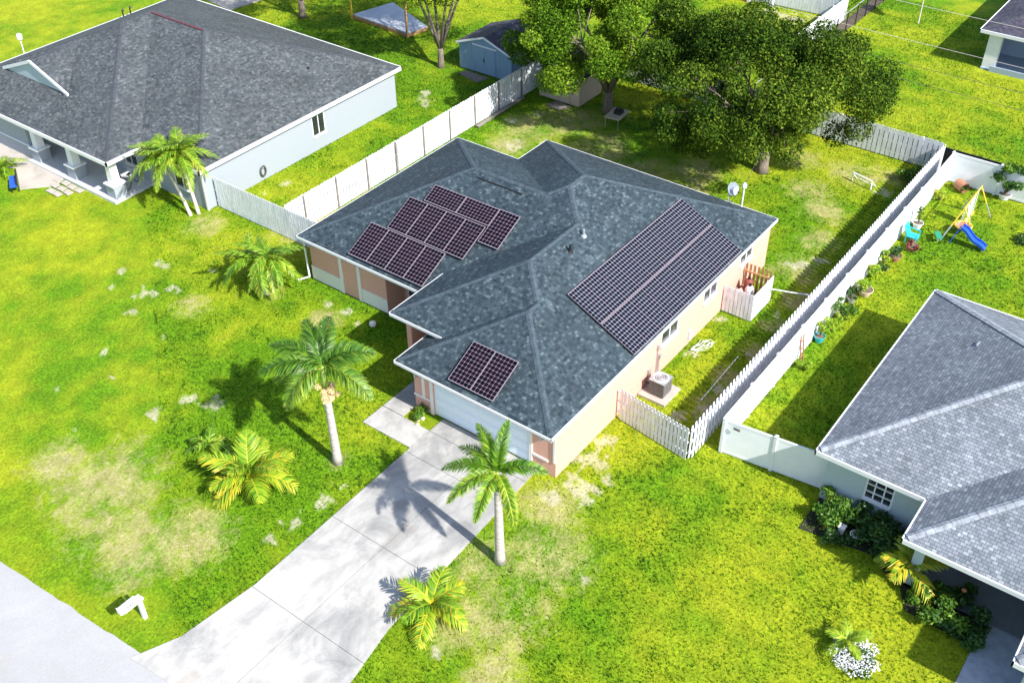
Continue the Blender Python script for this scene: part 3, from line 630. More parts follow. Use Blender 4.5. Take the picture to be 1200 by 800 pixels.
# ---- left grey house
mL = .4; EL0 = 2.6
H2 = thing('grey_house', (38, 52, 0), 'pale grey house with purple grey hip roof and columned porch, left behind the picket fence', 'house')
r = MB()
def zl(d): return EL0 + mL * d
fr = lambda x, y: (x, y, zl(y - 43.3)); fm = lambda x, y: (x, y, zl(x - 30.05)); fA = lambda x, y: (x, y, zl(x - 27.75)); fAr = lambda x, y: (x, y, zl(y - 48.05)); ff = lambda x, y: (x, y, zl(64.2 - y)); fb = lambda x, y: (x, y, zl(46.2 - x))
def F2(f, pts): facet(r, [f(*p) for p in pts])
F2(fr, [(30.05, 43.3), (46.2, 43.3), (38.125, 51.375)])
F2(fb, [(46.2, 43.3), (46.2, 64.2), (38.125, 56.125), (38.125, 51.375)])
F2(ff, [(46.2, 64.2), (27.75, 64.2), (35.825, 56.125), (38.125, 56.125)])
F2(fA, [(27.75, 48.05), (35.825, 56.125), (27.75, 64.2)])
F2(fAr, [(27.75, 48.05), (30.05, 48.05), (38.125, 56.125), (35.825, 56.125)])
F2(fm, [(30.05, 48.05), (30.05, 43.3), (38.125, 51.375), (38.125, 56.125)])
# gabled dormer over the front
yc = 57.75; xg = 30.35; hz = 4.95; dw = 3.2
facet(r, [(xg, yc, hz), (33.6, yc, hz), (xg + .02, yc - dw, hz - dw * .38)]); facet(r, [(xg, yc, hz), (33.6, yc, hz), (xg + .02, yc + dw, hz - dw * .38)])
roof2 = r.build('roof', 'roof_left', H2)
c = MB()
for a, b_ in ((fr(30.17, 43.42), fr(38.125, 51.375)), (fr(46.08, 43.42), fr(38.125, 51.375)), (fAr(27.87, 48.17), fAr(35.825, 56.125)), (fAr(35.825, 56.125), fAr(38.1, 56.125)), (ff(27.87, 64.08), ff(35.825, 56.125)), (ff(46.08, 64.08), ff(38.125, 56.125)), ((xg, yc, hz), (33.6, yc, hz))): cap(c, a, b_)
c.build('ridge_cap', 'cap_left', roof2)
v_ = MB(); v_.bar(fm(38.0, 51.3), (38.0, 56.1, fm(38.0, 56)[2]), .16, .07); v_.build('ridge_vent', 'redvent', roof2)
d = MB(); d.poly([(xg + .06, yc + dw - .15, hz - dw * .38 - .05), (xg + .06, yc - dw + .15, hz - dw * .38 - .05), (xg + .06, yc, hz - .06)]); d.build('gable', 'greywall2', roof2)
d = MB(); d.bar((xg, yc, hz - .04), (xg, yc - dw, hz - dw * .38 - .04), .1, .17); d.bar((xg, yc, hz - .045), (xg, yc + dw, hz - dw * .38 - .045), .1, .17); d.build('gable_trim', 'white', roof2)
f = MB(); fascia(f, [(30.05, 48.05, EL0), (30.05, 43.3, EL0), (46.2, 43.3, EL0), (46.2, 64.2, EL0), (27.75, 64.2, EL0), (27.75, 48.05, EL0)], .2, .09)
f.build('fascia', 'white', H2)
s = MB(); zs = EL0 - .18
for q in ((30.05, 46.2, 43.3, 43.8), (45.7, 46.2, 43.8, 64.2), (27.75, 30.6, 48.05, 64.2), (30.05, 30.6, 43.8, 48.05)): s.poly([(q[0], q[2], zs), (q[1], q[2], zs), (q[1], q[3], zs), (q[0], q[3], zs)])
s.build('soffit', 'soffit', H2)
w = MB(); ZT2 = 2.4
wall_boxes(w, (45.8, 43.55), (30.4, 43.55), 0, ZT2, .15, [(45.8 - 39.6, 45.8 - 38.55, .9, 2.2)], side=-1)
wall_boxes(w, (45.8, 64), (45.8, 43.7), 0, ZT2, .15, side=-1)
wall_boxes(w, (30.4, 43.7), (30.4, 56.2), 0, ZT2, .15, [(1.0, 2.4, .7, 2.1), (5.6, 6.8, .7, 2.1), (8.2, 9.3, .05, 2.15)], side=-1)
wall_boxes(w, (28.1, 56.3), (30.4, 56.3), 0, ZT2, .15, side=1)
wall_boxes(w, (28.1, 56.45), (28.1, 64), 0, ZT2, .15, side=-1)
wall_boxes(w, (28.1, 64.0), (45.8, 64.0), 0, ZT2, .15, side=-1)
w.build('wall', 'greywall', H2)
t = MB(); t.box(30.33, 30.40, 43.48, 43.62, 0, ZT2); t.build('corner_board', 'white', H2); t = MB(); t.box(28.03, 28.098, 56.25, 63.9, .9, .96); t.build('trim_band', 'white', H2)
window(H2, (38.55, 43.55), (1, 0), 1.05, .9, 2.2, 2, 1, inward=(0, 1)); window(H2, (30.4, 44.7), (0, 1), 1.4, .7, 2.1, 2, 2, inward=(1, 0)); window(H2, (30.4, 49.3), (0, 1), 1.2, .7, 2.1, 2, 2, inward=(1, 0))
d = MB(); d.box(30.44, 30.49, 51.92, 52.98, .08, 2.13); dd = d.build('front_door', plain('door_red', (.35, .08, .06), .5), H2); k = MB(); k.tube([(30.44, 52.0, 1.05), (30.38, 52, 1.05)], .03); k.build('handle', 'steel', dd)
p = MB(); p.box(27.85, 30.4, 48.25, 56.3, -.05, .1); p.box(27.75, 27.85, 48.15, 56.3, -.05, .13); p.box(27.85, 30.4, 48.15, 48.25, -.05, .13)
p.build('porch_floor', plain('porch_floor_grey', (.5, .52, .56), .7, .08), H2)
for yk in (48.75, 52.35, 55.75):
    cl = MB(); cl.box(28.0, 28.75, yk - .375, yk + .375, .1, .85); cl.build('column_base', 'greywall', H2)
    cl = MB(); cl.box(27.93, 28.82, yk - .445, yk + .445, .85, .93)
    for (za, zb, ww) in ((.93, 2.38, .24),):
        cl.hexa([(28.375 + sx * ww, yk + sy * ww, za) for sx, sy in ((-1, -1), (1, -1), (1, 1), (-1, 1))] + [(28.375 + sx * ww * .85, yk + sy * ww * .85, zb) for sx, sy in ((-1, -1), (1, -1), (1, 1), (-1, 1))])
    cl.box(28.1, 28.65, yk - .275, yk + .275, 2.3, 2.4); cl.build('column', 'white', H2)
v_ = MB(); v_.lathe((41.0, 46.0, fr(41, 46)[2] - .03), [(.1, 0), (.08, .1), (.0, .12)], 8); v_.build('roof_vent', 'black', roof2)
def antenna():
    o = thing('roof_antenna', (33.65, 64.3, 2.6), 'small white antenna mast on the far eave of the grey house', 'antenna')
    b = MB(); b.tube([(33.65, 64.3, 2.6), (33.65, 64.3, 3.7)], .035, 6); b.build('mast', 'white', o)
    b = MB(); b.lathe((33.65, 64.3, 3.7), [(.02, -.2), (.16, -.16), (.18, .1), (.1, .2), (0, .22)], 10); b.build('radome', 'white', o)
antenna()
for x0 in (40.9, 41.5):
    b = MB(); b.tube([(x0, 63.6, 2.7), (x0, 63.6, 3.25)], .05, 6); b.tube([(x0, 63.6, 3.25), (x0 + .12, 63.6, 3.3)], .08, 6); b.build('roof_vent', 'black', roof2)
def hosereel():
    o = thing('hose_reel', (34.4, 43.45, .6), 'grey coiled hose hanging on the side wall of the pale grey house', 'hose')
    for k in range(4):
        rr_ = .22 + .025 * (k % 3); b = MB() if k == 0 else b
        b.tube([(34.4 + rr_ * math.cos(a) * .8, 43.5 - .035 - k * .02, .62 + 1.25 * rr_ * math.sin(a)) for a in np.linspace(0, 2 * PI, 20)], .018, 5)
    b.build('coil', 'rubber', o); b = MB(); b.box(34.3, 34.5, 43.42, 43.545, .8, .88); b.build('bracket', 'steel', o)
hosereel()
def bicycle(x, y, rot):
    o = thing('bicycle', (0, 0, 0), 'dark bicycle parked on the grey porch behind the twin trunk palm', 'bicycle')
    for cx in (-.5, .5):
        b = MB(); b.tube([(cx + .33 * math.cos(a), 0, .33 + .33 * math.sin(a)) for a in np.linspace(0, 2 * PI, 24)], .022, 6)
        for k in range(8): a = k * PI / 4; b.tube([(cx, 0, .33), (cx + .32 * math.cos(a), 0, .33 + .32 * math.sin(a))], .004, 4)
        b.build('wheel', 'black', o)
    b = MB(); J = dict(bb=(-.05, 0, .3), st=(-.2, 0, .75), hd=(.35, 0, .75), ra=(-.5, 0, .33), fa=(.5, 0, .33), h2=(.32, 0, .9))
    for a, c_ in (('bb', 'st'), ('bb', 'hd'), ('st', 'hd'), ('bb', 'ra'), ('st', 'ra'), ('h2', 'fa')): b.tube([J[a], J[c_]], .02, 6)
    b.build('frame', 'steel', o)
    b = MB(); b.tube([(.28, -.25, .95), (.32, -.1, .92), (.32, .1, .92), (.28, .25, .95)], .015, 6); b.build('handlebar', 'black', o)
    b = MB(); b.bar((-.34, 0, .82), (-.08, 0, .82), .12, .05); b.build('saddle', 'black', o)
    o.location = (x, y, .1); o.rotation_euler = (0, 0, rot)
bicycle(29.6, 48.95, .35)
def porch_chair():
    o = thing('porch_chair', (0, 0, 0), 'dark patio chair on the porch corner next to the bicycle', 'chair')
    b = MB(); b.box(-.25, .25, -.25, .25, .4, .45); b.build('seat', 'black', o)
    b = MB(); b.box(-.25, .25, .22, .26, .45, .95); b.build('backrest', 'black', o)
    for sx in (-1, 1):
        for sy in (-1, 1): b = MB(); b.tube([(sx * .22, sy * .22, .4), (sx * .24, sy * .24, 0)], .018, 6); b.build('leg', 'black', o)
    o.location = (29.2, 49.9, .1); o.rotation_euler = (0, 0, 1.2)
porch_chair()
# stepping pavers by the porch
pv = []
ks = 0
for i, (px, py) in enumerate([(27.45, 53.0), (27.5, 52.35), (27.45, 51.7), (27.0, 52.65), (27.0, 52.0), (26.95, 51.35), (26.5, 52.3), (26.5, 51.7), (27.45, 51.05)]):
    b = MB(); a = .05 * math.sin(i * 3); b.bar((px - .185, py + a * .3, .045), (px + .185, py - a * .3, .045), .5, .05)
    tag(b.build('stepping_paver', 'walk'), 'pale square paver of the patch between the porch and the curved walk', 'paver', 'square pavers beside the porch')
def box_stack():
    o = thing('garden_bench', (25.45, 54.3, 0), 'low blue and black bench on the grass at the far left edge', 'bench')
    b = MB(); b.bar((25.2, 53.75, .38), (25.9, 54.9, .38), .4, .05); b.build('seat', 'blue', o)
    b = MB(); b.bar((25.4, 53.65, .52), (26.1, 54.8, .62), .06, .3); b.build('backrest', 'black', o)
    for q in ((25.15, 53.95), (25.45, 53.75), (25.7, 54.85), (25.95, 54.7)): b = MB(); b.tube([(*q, .36), (*q, 0)], .03, 6); b.build('leg', 'black', o)
box_stack()
# ---- right grey house
mR = .45
H3 = thing('light_grey_house', (36, 0, 0), 'house with pale grey shingle hip roof at the right edge, its garden bed in shade', 'house')
r = MB(); zr = lambda d: 2.6 + mR * d
a1 = lambda x, y: (x, y, zr(8.33 - y)); a2 = lambda x, y: (x, y, zr(42.4 - x)); a3 = lambda x, y: (x, y, zr(x - 29.72)); b1 = lambda x, y: (x, y, zr(4.17 - y)); b2 = lambda x, y: (x, y, zr(x - 27.45)); b3 = lambda x, y: (x, y, zr(y + 8.5)); c1 = lambda x, y: (x, y, zr(-.35 - y)); c2 = lambda x, y: (x, y, zr(x - 24.7)); c3 = lambda x, y: (x, y, zr(y + 6.5))
for fn, pts in ((a1, [(29.72, 8.33), (42.4, 8.33), (36.06, 1.99)]), (a2, [(42.4, 8.33), (42.4, -14), (36.06, -14), (36.06, 1.99)]), (b1, [(27.45, 4.17), (29.72, 4.17), (36.06, -2.165), (33.785, -2.165)]),
                (a3, [(29.72, 8.33), (29.72, 4.17), (36.06, -2.165), (36.06, 1.99)]), (b2, [(27.45, 4.17), (33.785, -2.165), (27.45, -8.5)]), (b3, [(27.45, -8.5), (33.785, -2.165), (36.06, -2.165), (29.72, -8.5)]),
                (a3, [(29.72, -8.5), (36.06, -2.165), (36.06, -14), (29.72, -14)]), (c1, [(24.7, -.35), (27.45, -.35), (30.52, -3.42), (27.775, -3.425)]), (c2, [(24.7, -.35), (27.775, -3.425), (24.7, -6.5)]), (c3, [(24.7, -6.5), (27.775, -3.425), (30.52, -3.43), (27.45, -6.5)])):
    facet(r, [fn(*p) for p in pts])
roof3 = r.build('roof', 'roof_right', H3)
c = MB()
for a, b_ in ((a1(29.84, 8.21), a1(36.06, 1.99)), (a1(42.28, 8.21), a1(36.06, 1.99)), (a2(36.06, -14), a2(36.06, 1.99)), (b1(27.57, 4.05), b1(33.785, -2.165)), (b1(33.785, -2.165), b1(36.06, -2.165))): cap(c, a, b_, .17, .03)
c.build('ridge_cap', 'cap_right', roof3)
c = MB(); cap(c, c1(24.8, -.45), c1(27.775, -3.425), .17, .03); c.build('ridge_cap', 'cap_right', roof3)
f = MB(); fascia(f, [(24.7, -14, 2.6), (24.7, -.35, 2.6), (27.45, -.35, 2.6), (27.45, 4.17, 2.6), (29.72, 4.17, 2.6), (29.72, 8.33, 2.6), (42.4, 8.33, 2.6), (42.4, -14, 2.6)], .18, .06, closed=False); f.build('fascia', 'white', H3)
s = MB(); zs = 2.44
for q in ((24.7, 30.3, -14, -.35), (27.45, 30.3, -.35, 4.17), (29.72, 30.3, 4.17, 8.33), (30.3, 42.4, 7.8, 8.33), (41.9, 42.4, -14, 7.8)): s.poly([(q[0], q[2], zs), (q[1], q[2], zs), (q[1], q[3], zs), (q[0], q[3], zs)])
s.build('soffit', 'soffit', H3)
w = MB()
wall_boxes(w, (30.15, -.9), (30.15, 7.95), 0, 2.42, .15, [(6.2, 7.28, 1.0, 2.1), (2.6, 3.6, .05, 2.1)], side=-1)
wall_boxes(w, (30.3, 7.95), (42.0, 7.95), 0, 2.42, .15, side=-1); wall_boxes(w, (42.0, 7.8), (42.0, -14), 0, 2.42, .15, side=-1)
wall_boxes(w, (25.2, -.8), (30.15, -.8), 0, 2.42, .15, side=-1); wall_boxes(w, (25.2, -14), (25.2, -.95), 0, 2.42, .15, [(8.2, 12.4, 0, 2.1)], side=-1)
w.build('wall', 'greywall2', H3)
window(H3, (30.15, 5.3), (0, 1), 1.08, 1.0, 2.1, 3, 3, inward=(1, 0))
t = MB(); t.box(28.0, 28.3, 3.4, 3.75, 0, 2.42); t.build('porch_column', 'greywall2', H3)
d = MB(); d.box(30.2, 30.25, 1.72, 2.68, .06, 2.08); dd = d.build('front_door', 'oldwood', H3); k = MB(); k.tube([(30.2, 1.8, 1.0), (30.12, 1.8, 1.0)], .03); k.build('handle', 'steel', dd)
p = MB(); p.box(28.0, 30.15, -.8, 3.8, -.05, .08); p.build('porch_floor', plain('porch_floor_dark', (.16, .17, .2), .7), H3)
d = MB(); [d.box(25.26, 25.3, -5.8, -1.6, z0, z0 + .5) for z0 in (.03, .55, 1.07, 1.58)]; d.build('garage_door', 'garage', H3)
v_ = MB(); v_.tube([(30.0, 7.75, 2.38), (30.0, 7.75, 2.2)], .05, 6); v_.build('eave_lamp', 'black', H3)
v_ = MB(); x0, y0, z0 = a1(37.6, 5.3); v_.bar((x0 - .12, y0, z0 + .05), (x0 + .14, y0 - .05, z0 + .07), .06, .07); v_.build('vent_pipe', 'steel', roof3)
# ---- house at the top right corner
H4 = thing('blue_grey_house', (78, 8, 0), 'blue grey house with dark hip roof and covered patio in the top right corner', 'house')
r = MB(); zq = lambda d: 2.6 + .4 * d
for fn, pts in ((lambda x, y: (x, y, zq(x - 72.9)), [(72.9, 16.2), (72.9, -4), (80.4, -4), (80.4, 8.7)]), (lambda x, y: (x, y, zq(16.2 - y)), [(72.9, 16.2), (80.4, 8.7), (81.5, 8.7), (89, 16.2)]), (lambda x, y: (x, y, zq(89 - x)), [(89, 16.2), (81.5, 8.7), (81.5, -4), (89, -4)])):
    facet(r, [fn(*p) for p in pts])
roof4 = r.build('roof', 'roof_dark', H4)
c = MB(); cap(c, (73, 16.1, 2.64), (80.4, 8.7, 5.6)); cap(c, (88.9, 16.1, 2.64), (81.5, 8.7, 5.6)); c.build('ridge_cap', 'cap_left', roof4)
f = MB(); fascia(f, [(72.9, -4, 2.6), (72.9, 16.2, 2.6), (89, 16.2, 2.6), (89, -4, 2.6)], .2, .08, closed=False); f.build('fascia', 'white', H4)
w = MB(); wall_boxes(w, (76.0, -4), (76.0, 15.7), 0, 2.4, .15, [(12, 16, .1, 2.1)], side=-1); wall_boxes(w, (75.0, 15.7), (88.6, 15.7), 0, 2.4, .15, side=-1); w.box(73.2, 73.6, 15.15, 15.55, 0, 2.4); w.box(73.6, 75, 15.58, 15.7, 0, .9)
w.build('wall', 'bluewall', H4)
t = MB(); t.box(73.1, 73.58, 14.75, 15.57, 0, 2.4) ; t.build('patio_column', 'white', H4)
window(H4, (76.0, 8.0), (0, 1), 4, .1, 2.1, 3, 1, inward=(1, 0))
p = MB(); p.box(73.0, 76.0, -4, 15.6, -.05, .1); p.box(72.9, 73.0, -4, 15.0, -.05, .35); p.build('patio_floor', 'bluewall', H4)
# ------------------------------------------------------------------ fences
def picket_fence(name, a, b, h, label, board=.14, gapb=.06, both=True, group=None, post_side=1, posts=True, pm='picket', spacing=2.4):
    a, b = Vector((*a, 0)), Vector((*b, 0)); L = (b - a).length; d = (b - a) / L; n = Vector((-d.y, d.x, 0))
    o = thing(name, a, label, 'fence', group)
    q = MB(); s = 0; k = 0; rf = random.Random(int(L * 100))
    while s + board <= L:
        sides = [1, -1] if both == 'alt' else [1]
        side = (1 if k % 2 == 0 else -1) if both else 1
        off = n * side * .045
        p0 = a + d * s + off; p1 = a + d * (s + board) + off; hh = h + rf.uniform(-.015, .015); t = n * .009
        q.hexa([p0 - t + Vector((0, 0, .04)), p1 - t + Vector((0, 0, .04)), p1 + t + Vector((0, 0, .04)), p0 + t + Vector((0, 0, .04)), p0 - t + Vector((0, 0, hh - .03)), p1 - t + Vector((0, 0, hh - .03)), p1 + t + Vector((0, 0, hh - .03)), p0 + t + Vector((0, 0, hh - .03))])
        # dog-eared top
        c0 = p0 + d * .03; c1 = p1 - d * .03
        q.hexa([p0 - t + Vector((0, 0, hh - .03)), p1 - t + Vector((0, 0, hh - .03)), p1 + t + Vector((0, 0, hh - .03)), p0 + t + Vector((0, 0, hh - .03)), c0 - t + Vector((0, 0, hh)), c1 - t + Vector((0, 0, hh)), c1 + t + Vector((0, 0, hh)), c0 + t + Vector((0, 0, hh))])
        s += board + gapb if not both else board * .62 + gapb; k += 1
    q.build('picket_panel', pm, o)
    rl = MB()
    for z in (.35, h * .55, h - .25): rl.bar(a + Vector((0, 0, z)), b + Vector((0, 0, z)), .07, .07)
    rl.build('rail', pm, o)
    if posts:
        s = 1.2
        while s < L:
            p = a + d * s + n * .085 * post_side; pb = MB(); pb.box(p.x - .045, p.x + .045, p.y - .045, p.y + .045, 0, h - .06); pb.build('post', 'oldwood' if post_side > 0 else pm, o); s += spacing
    return o
picket_fence('picket_fence', (57.5, 38.0), (30.95, 38.0), 2.0, 'long whitewashed board fence with grey posts between the grey house and the peach house', .19, .045, both=False, post_side=1)
picket_fence('picket_fence', (31.0, 34.4), (31.0, 43.5), 1.85, 'short shaded board fence joining the peach house wing to the grey house corner', .14, .03, both=False, posts=False)
picket_fence('picket_fence', (57.75, 13.1), (57.75, 37.95), 1.8, 'white board fence along the rear of the yard behind the oaks', .24, .045, both=False, posts=True, post_side=-1, group=None)
picket_fence('picket_fence', (28.95, 13.0), (57.7, 13.0), 1.8, 'long shadowbox picket fence along the right side of the peach house yard', .14, .058, both=True, posts=False)
picket_fence('picket_fence', (28.9, 13.1), (29.4, 16.7), 1.7, 'short picket fence between the garage side wall and the long shadowbox fence', .14, .045, both=False, posts=False)
picket_fence('picket_fence', (75.6, 26.3), (75.2, 34), 1.8, 'white board fence beyond the vinyl rail at the top edge of the photo', .2, .02, both=False, posts=False)
def vinyl_fence(a, b, label, n, h=1.8, first=True, last=True):
    a, b = Vector((*a, 0)), Vector((*b, 0)); d = (b - a).normalized(); L = (b - a).length
    o = thing('vinyl_fence', a, label, 'fence')
    q = MB(); q.bar(a + Vector((0, 0, h * .5)), b + Vector((0, 0, h * .5)), .035, h - .12); q.build('panel', 'vinyl', o)
    q = MB(); q.bar(a + Vector((0, 0, h - .07)), b + Vector((0, 0, h - .07)), .055, .11); q.bar(a + Vector((0, 0, .1)), b + Vector((0, 0, .1)), .055, .12); q.build('rail', 'vinyl', o)
    for i in range(n + 1):
        if (i == 0 and not first) or (i == n and not last): continue
        p = a + d * (L * i / n); pb = MB(); pb.box(p.x - .065, p.x + .065, p.y - .065, p.y + .065, 0, h + .04)
        pp = pb.build('post', 'vinyl', o); pb = MB()
        pb.hexa([(p.x + sx * .08, p.y + sy * .08, h + .04) for sx, sy in ((-1, -1), (1, -1), (1, 1), (-1, 1))] + [(p.x + sx * .02, p.y + sy * .02, h + .11) for sx, sy in ((-1, -1), (1, -1), (1, 1), (-1, 1))]); pb.build('post_cap', 'vinyl', pp)
    return o
vf = vinyl_fence((30.12, 12.2), (30.6, 8.02), 'shaded front run of white vinyl fence meeting the light grey house wall', 2)
pl = MB(); pl.box(30.04, 30.075, 11.5, 11.78, 1.52, 1.62); pl.build('name_plate', 'acgrey', vf)
vinyl_fence((30.2, 12.28), (56.9, 12.28), 'long white vinyl fence parallel to the shadowbox pickets, planters along its foot', 11, first=False)
vinyl_fence((56.98, 12.2), (56.98, -8), 'white vinyl fence across the rear of the swing set yard', 8, first=False)
vinyl_fence((65.5, 26.3), (75.5, 26.3), 'white vinyl fence with bright top rail running away behind the right oak', 4)
def chain(a, b, n, h, label, mesh=True):
    a, b = Vector((*a, 0)), Vector((*b, 0)); d = (b - a).normalized(); L = (b - a).length
    o = thing('chain_link_fence', a, label, 'fence')
    for i in range(n + 1):
        p = a + d * (L * i / n); pb = MB(); pb.tube([p, p + Vector((0, 0, h + .05))], .045, 6); pb.build('post', 'black', o)
    pb = MB(); pb.tube([a + Vector((0, 0, h)), b + Vector((0, 0, h))], .03, 6); pb.build('top_rail', 'black' if mesh else 'steel', o)
    if mesh: pb = MB(); pb.bar(a + Vector((0, 0, h / 2)), b + Vector((0, 0, h / 2)), .012, h - .05); pb.build('windscreen', 'darkmesh', o)
    else:
        pb = MB(); pb.tube([a + Vector((0, 0, h * .5)), b + Vector((0, 0, h * .5))], .015, 4)
        k = 0
        while k < L:
            p = a + d * k; e = a + d * min(k + h, L); pb.tube([p, e + Vector((0, 0, min(h, L - k)))], .004, 3, False); pb.tube([p + Vector((0, 0, h)), e + Vector((0, 0, max(0, h - (L - k))))], .004, 3, False); k += .12
        pb.build('wire_mesh', 'black', o)
chain((58.1, 25.3), (58.1, -8), 14, 1.35, 'low black screened fence right behind the rear board and vinyl fences')
chain((59.0, 25.35), (88, 25.35), 16, 1.5, 'black post wire fence beside the brown dirt strip at the top', mesh=False)
# post and orange thing near the top edge
b = MB(); b.box(74.6, 74.85, 31.6, 31.85, 0, 2.2); tag(b.build('gate_post', 'white'), 'white post standing on the lawn by the top edge, left of the far board fence', 'post')
o = thing('orange_shed', (75.2, 34.3, 0), 'orange walled shed with white corner boards cut by the top edge', 'shed')
b = MB(); b.box(74.7, 77, 33.6, 36, 0, 2.2); b.build('wall', 'orange', o); b = MB(); b.box(74.6, 74.7, 33.45, 33.7, 0, 2.2); b.box(74.6, 74.7, 34.6, 34.85, 0, 2.2); b.build('corner_board', 'white', o)
b = MB(); b.poly([(74.4, 33.3, 2.2), (74.4, 36.2, 2.2), (75.85, 36.2, 2.9), (75.85, 33.3, 2.9)]); b.poly([(75.85, 33.3, 2.9), (75.85, 36.2, 2.9), (77.3, 36.2, 2.2), (77.3, 33.3, 2.2)]); b.build('roof', 'cap_left', o)
# ------------------------------------------------------------------ sheds, enclosure, yard things
def gable_shed(name, x0, x1, y0, y1, h, rise, wm, label, axis='x'):
    o = thing(name, ((x0 + x1) / 2, (y0 + y1) / 2, 0), label, 'shed'); b = MB(); ym = (y0 + y1) / 2; xm = (x0 + x1) / 2
    b.box(x0, x1, y0, y1, .05, h)
    n = 14
    if axis == 'x':
        for xx_ in (x0, x1): b.poly([(xx_, y0, h), (xx_, y1, h), (xx_, ym, h + rise)])
        for k in range(int((y1 - y0) / .3)): b.box(x0 - .014, x0 - .001, y0 + k * .3, y0 + k * .3 + .02, .05, h)
        for k in range(int((x1 - x0) / .3)): b.box(x0 + k * .3, x0 + k * .3 + .02, y0 - .014, y0 - .001, .05, h)
        b.build('wall', wm, o); r = MB(); e = .15
        facet(r, [(x0 - e, y0 - e, h - e * rise / (ym - y0)), (x1 + e, y0 - e, h - e * rise / (ym - y0)), (x1 + e, ym, h + rise), (x0 - e, ym, h + rise)]); facet(r, [(x0 - e, y1 + e, h - e * rise / (ym - y0)), (x1 + e, y1 + e, h - e * rise / (ym - y0)), (x1 + e, ym, h + rise), (x0 - e, ym, h + rise)])
        rr_ = r.build('roof', 'roof_dark', o)
        t = MB(); t.bar((x0 - e, ym, h + rise - .03), (x0 - e, y0 - e, h - .1), .04, .12); t.bar((x0 - e, ym, h + rise - .035), (x0 - e, y1 + e, h - .1), .04, .12); t.build('bargeboard', 'white', rr_)
        d = MB(); yd = ym; d.box(x0 - .04, x0 - .015, yd - .85, yd - .01, .1, 1.85); d.build('door', wm, o); d = MB(); d.box(x0 - .04, x0 - .015, yd + .01, yd + .85, .1, 1.85); dd = d.build('door', wm, o)
        t = MB(); t.box(x0 - .08, x0 - .041, yd + .03, yd + .08, .9, 1.15); t.build('handle', 'black', dd)
        t = MB(); t.box(x0 - .06, x0 - .02, yd - 1.0, yd + 1.0, 1.9, 2.0); t.build('door_header', 'white', o)
    return o
gable_shed('garden_shed', 52.8, 56.4, 39.7, 44.05, 1.9, .75, 'shedblue', 'blue grey garden shed with white gable trim and double doors behind the fence')
gable_shed('garden_shed', 52.4, 55.0, 34.1, 37.15, 1.9, .7, 'shedbeige', 'beige garden shed half hidden under the left oak crown')
for P_, lab in (([(51.5, 41.6), (52.4, 41.3), (52.5, 43.2), (51.9, 43.5)], 'grey wooden ramp lying in front of the blue shed doors'), ([(51.3, 34.9), (52.1, 34.5), (52.3, 35.7), (51.5, 36.0)], 'grey wooden ramp lying in front of the beige shed')):
    b = MB(); c0, c1, c2, c3 = [Vector((*q, .06)) for q in P_]
    for k in range(6): t0, t1 = k / 6, k / 6 + .14; b.hexa([v - Vector((0, 0, .05)) for v in (c0.lerp(c3, t0), c1.lerp(c2, t0), c1.lerp(c2, t1), c0.lerp(c3, t1))] + [v + Vector((0, 0, .03 + .0)) for v in (c0.lerp(c3, t0), c1.lerp(c2, t0), c1.lerp(c2, t1), c0.lerp(c3, t1))])
    tag(b.build('wooden_ramp', 'oldwood'), lab, 'ramp')
b = MB(); b.bar((46.5, 37.6, .1), (51.4, 37.7, .1), .2, .1); tag(b.build('lumber_plank', 'oldwood'), 'long pale plank lying on the ground against the board fence', 'plank')
o = thing('raised_platform', (56.4, 53, 0), 'low grey platform with a wooden rim and two wooden posts under the trees', 'platform')
cs = [(54.5, 50.2), (56.3, 49.9), (58.3, 55.0), (54.8, 55.8)]
b = MB(); b.hexa([(x, y, .25) for x, y in cs] + [(x, y, .33) for x, y in cs]); b.build('deck', plain('grey_tarp', (.42, .45, .52), .6, .15, 1), o)
b = MB(); [b.bar((*cs[i], .14), (*cs[(i + 1) % 4], .14), .06, .24) for i in range(4)]; b.build('rim', 'wood', o)
for q in ((54.45, 50.2), (54.75, 55.9)): b = MB(); b.box(q[0] - .06, q[0] + .06, q[1] - .06, q[1] + .06, 0, 2.6); b.build('post', 'yellow' if q[1] > 54 else 'wood', o)
tag(sheet('patio_slab', [(50.5, 64.5), (54, 64.0), (54.5, 68), (51, 68.5)], .05, 'walk'), kind='structure')
o = thing('folding_table', (0, 0, 0), 'pale folding table on the lawn beside the left oak trunk', 'table')
b = MB(); b.box(-.75, .75, -.5, .5, .70, .75); b.build('tabletop', 'shedbeige', o)
for sx in (-1, 1):
    for sy in (-1, 1): b = MB(); b.tube([(sx * .68, sy * .43, .7), (sx * .68, sy * .43, 0)], .022, 6); b.build('leg', 'steel', o)
o.location = (51.85, 30.95, 0); o.rotation_euler = (0, 0, .1)
o = thing('tool_case', (51.95, 30.9, .75), 'black case sitting on the folding table', 'case')
b = MB(); b.box(51.7, 52.15, 30.65, 31.1, .75, 1.02); b.build('body', 'black', o); b = MB(); b.box(51.78, 52.0, 30.7, 31.0, 1.02, 1.12); b.tube([(51.85, 30.7, 1.12), (51.85, 30.8, 1.2), (51.85, 30.95, 1.2), (51.85, 31.02, 1.12)], .015, 5); b.build('lid', 'black', o)
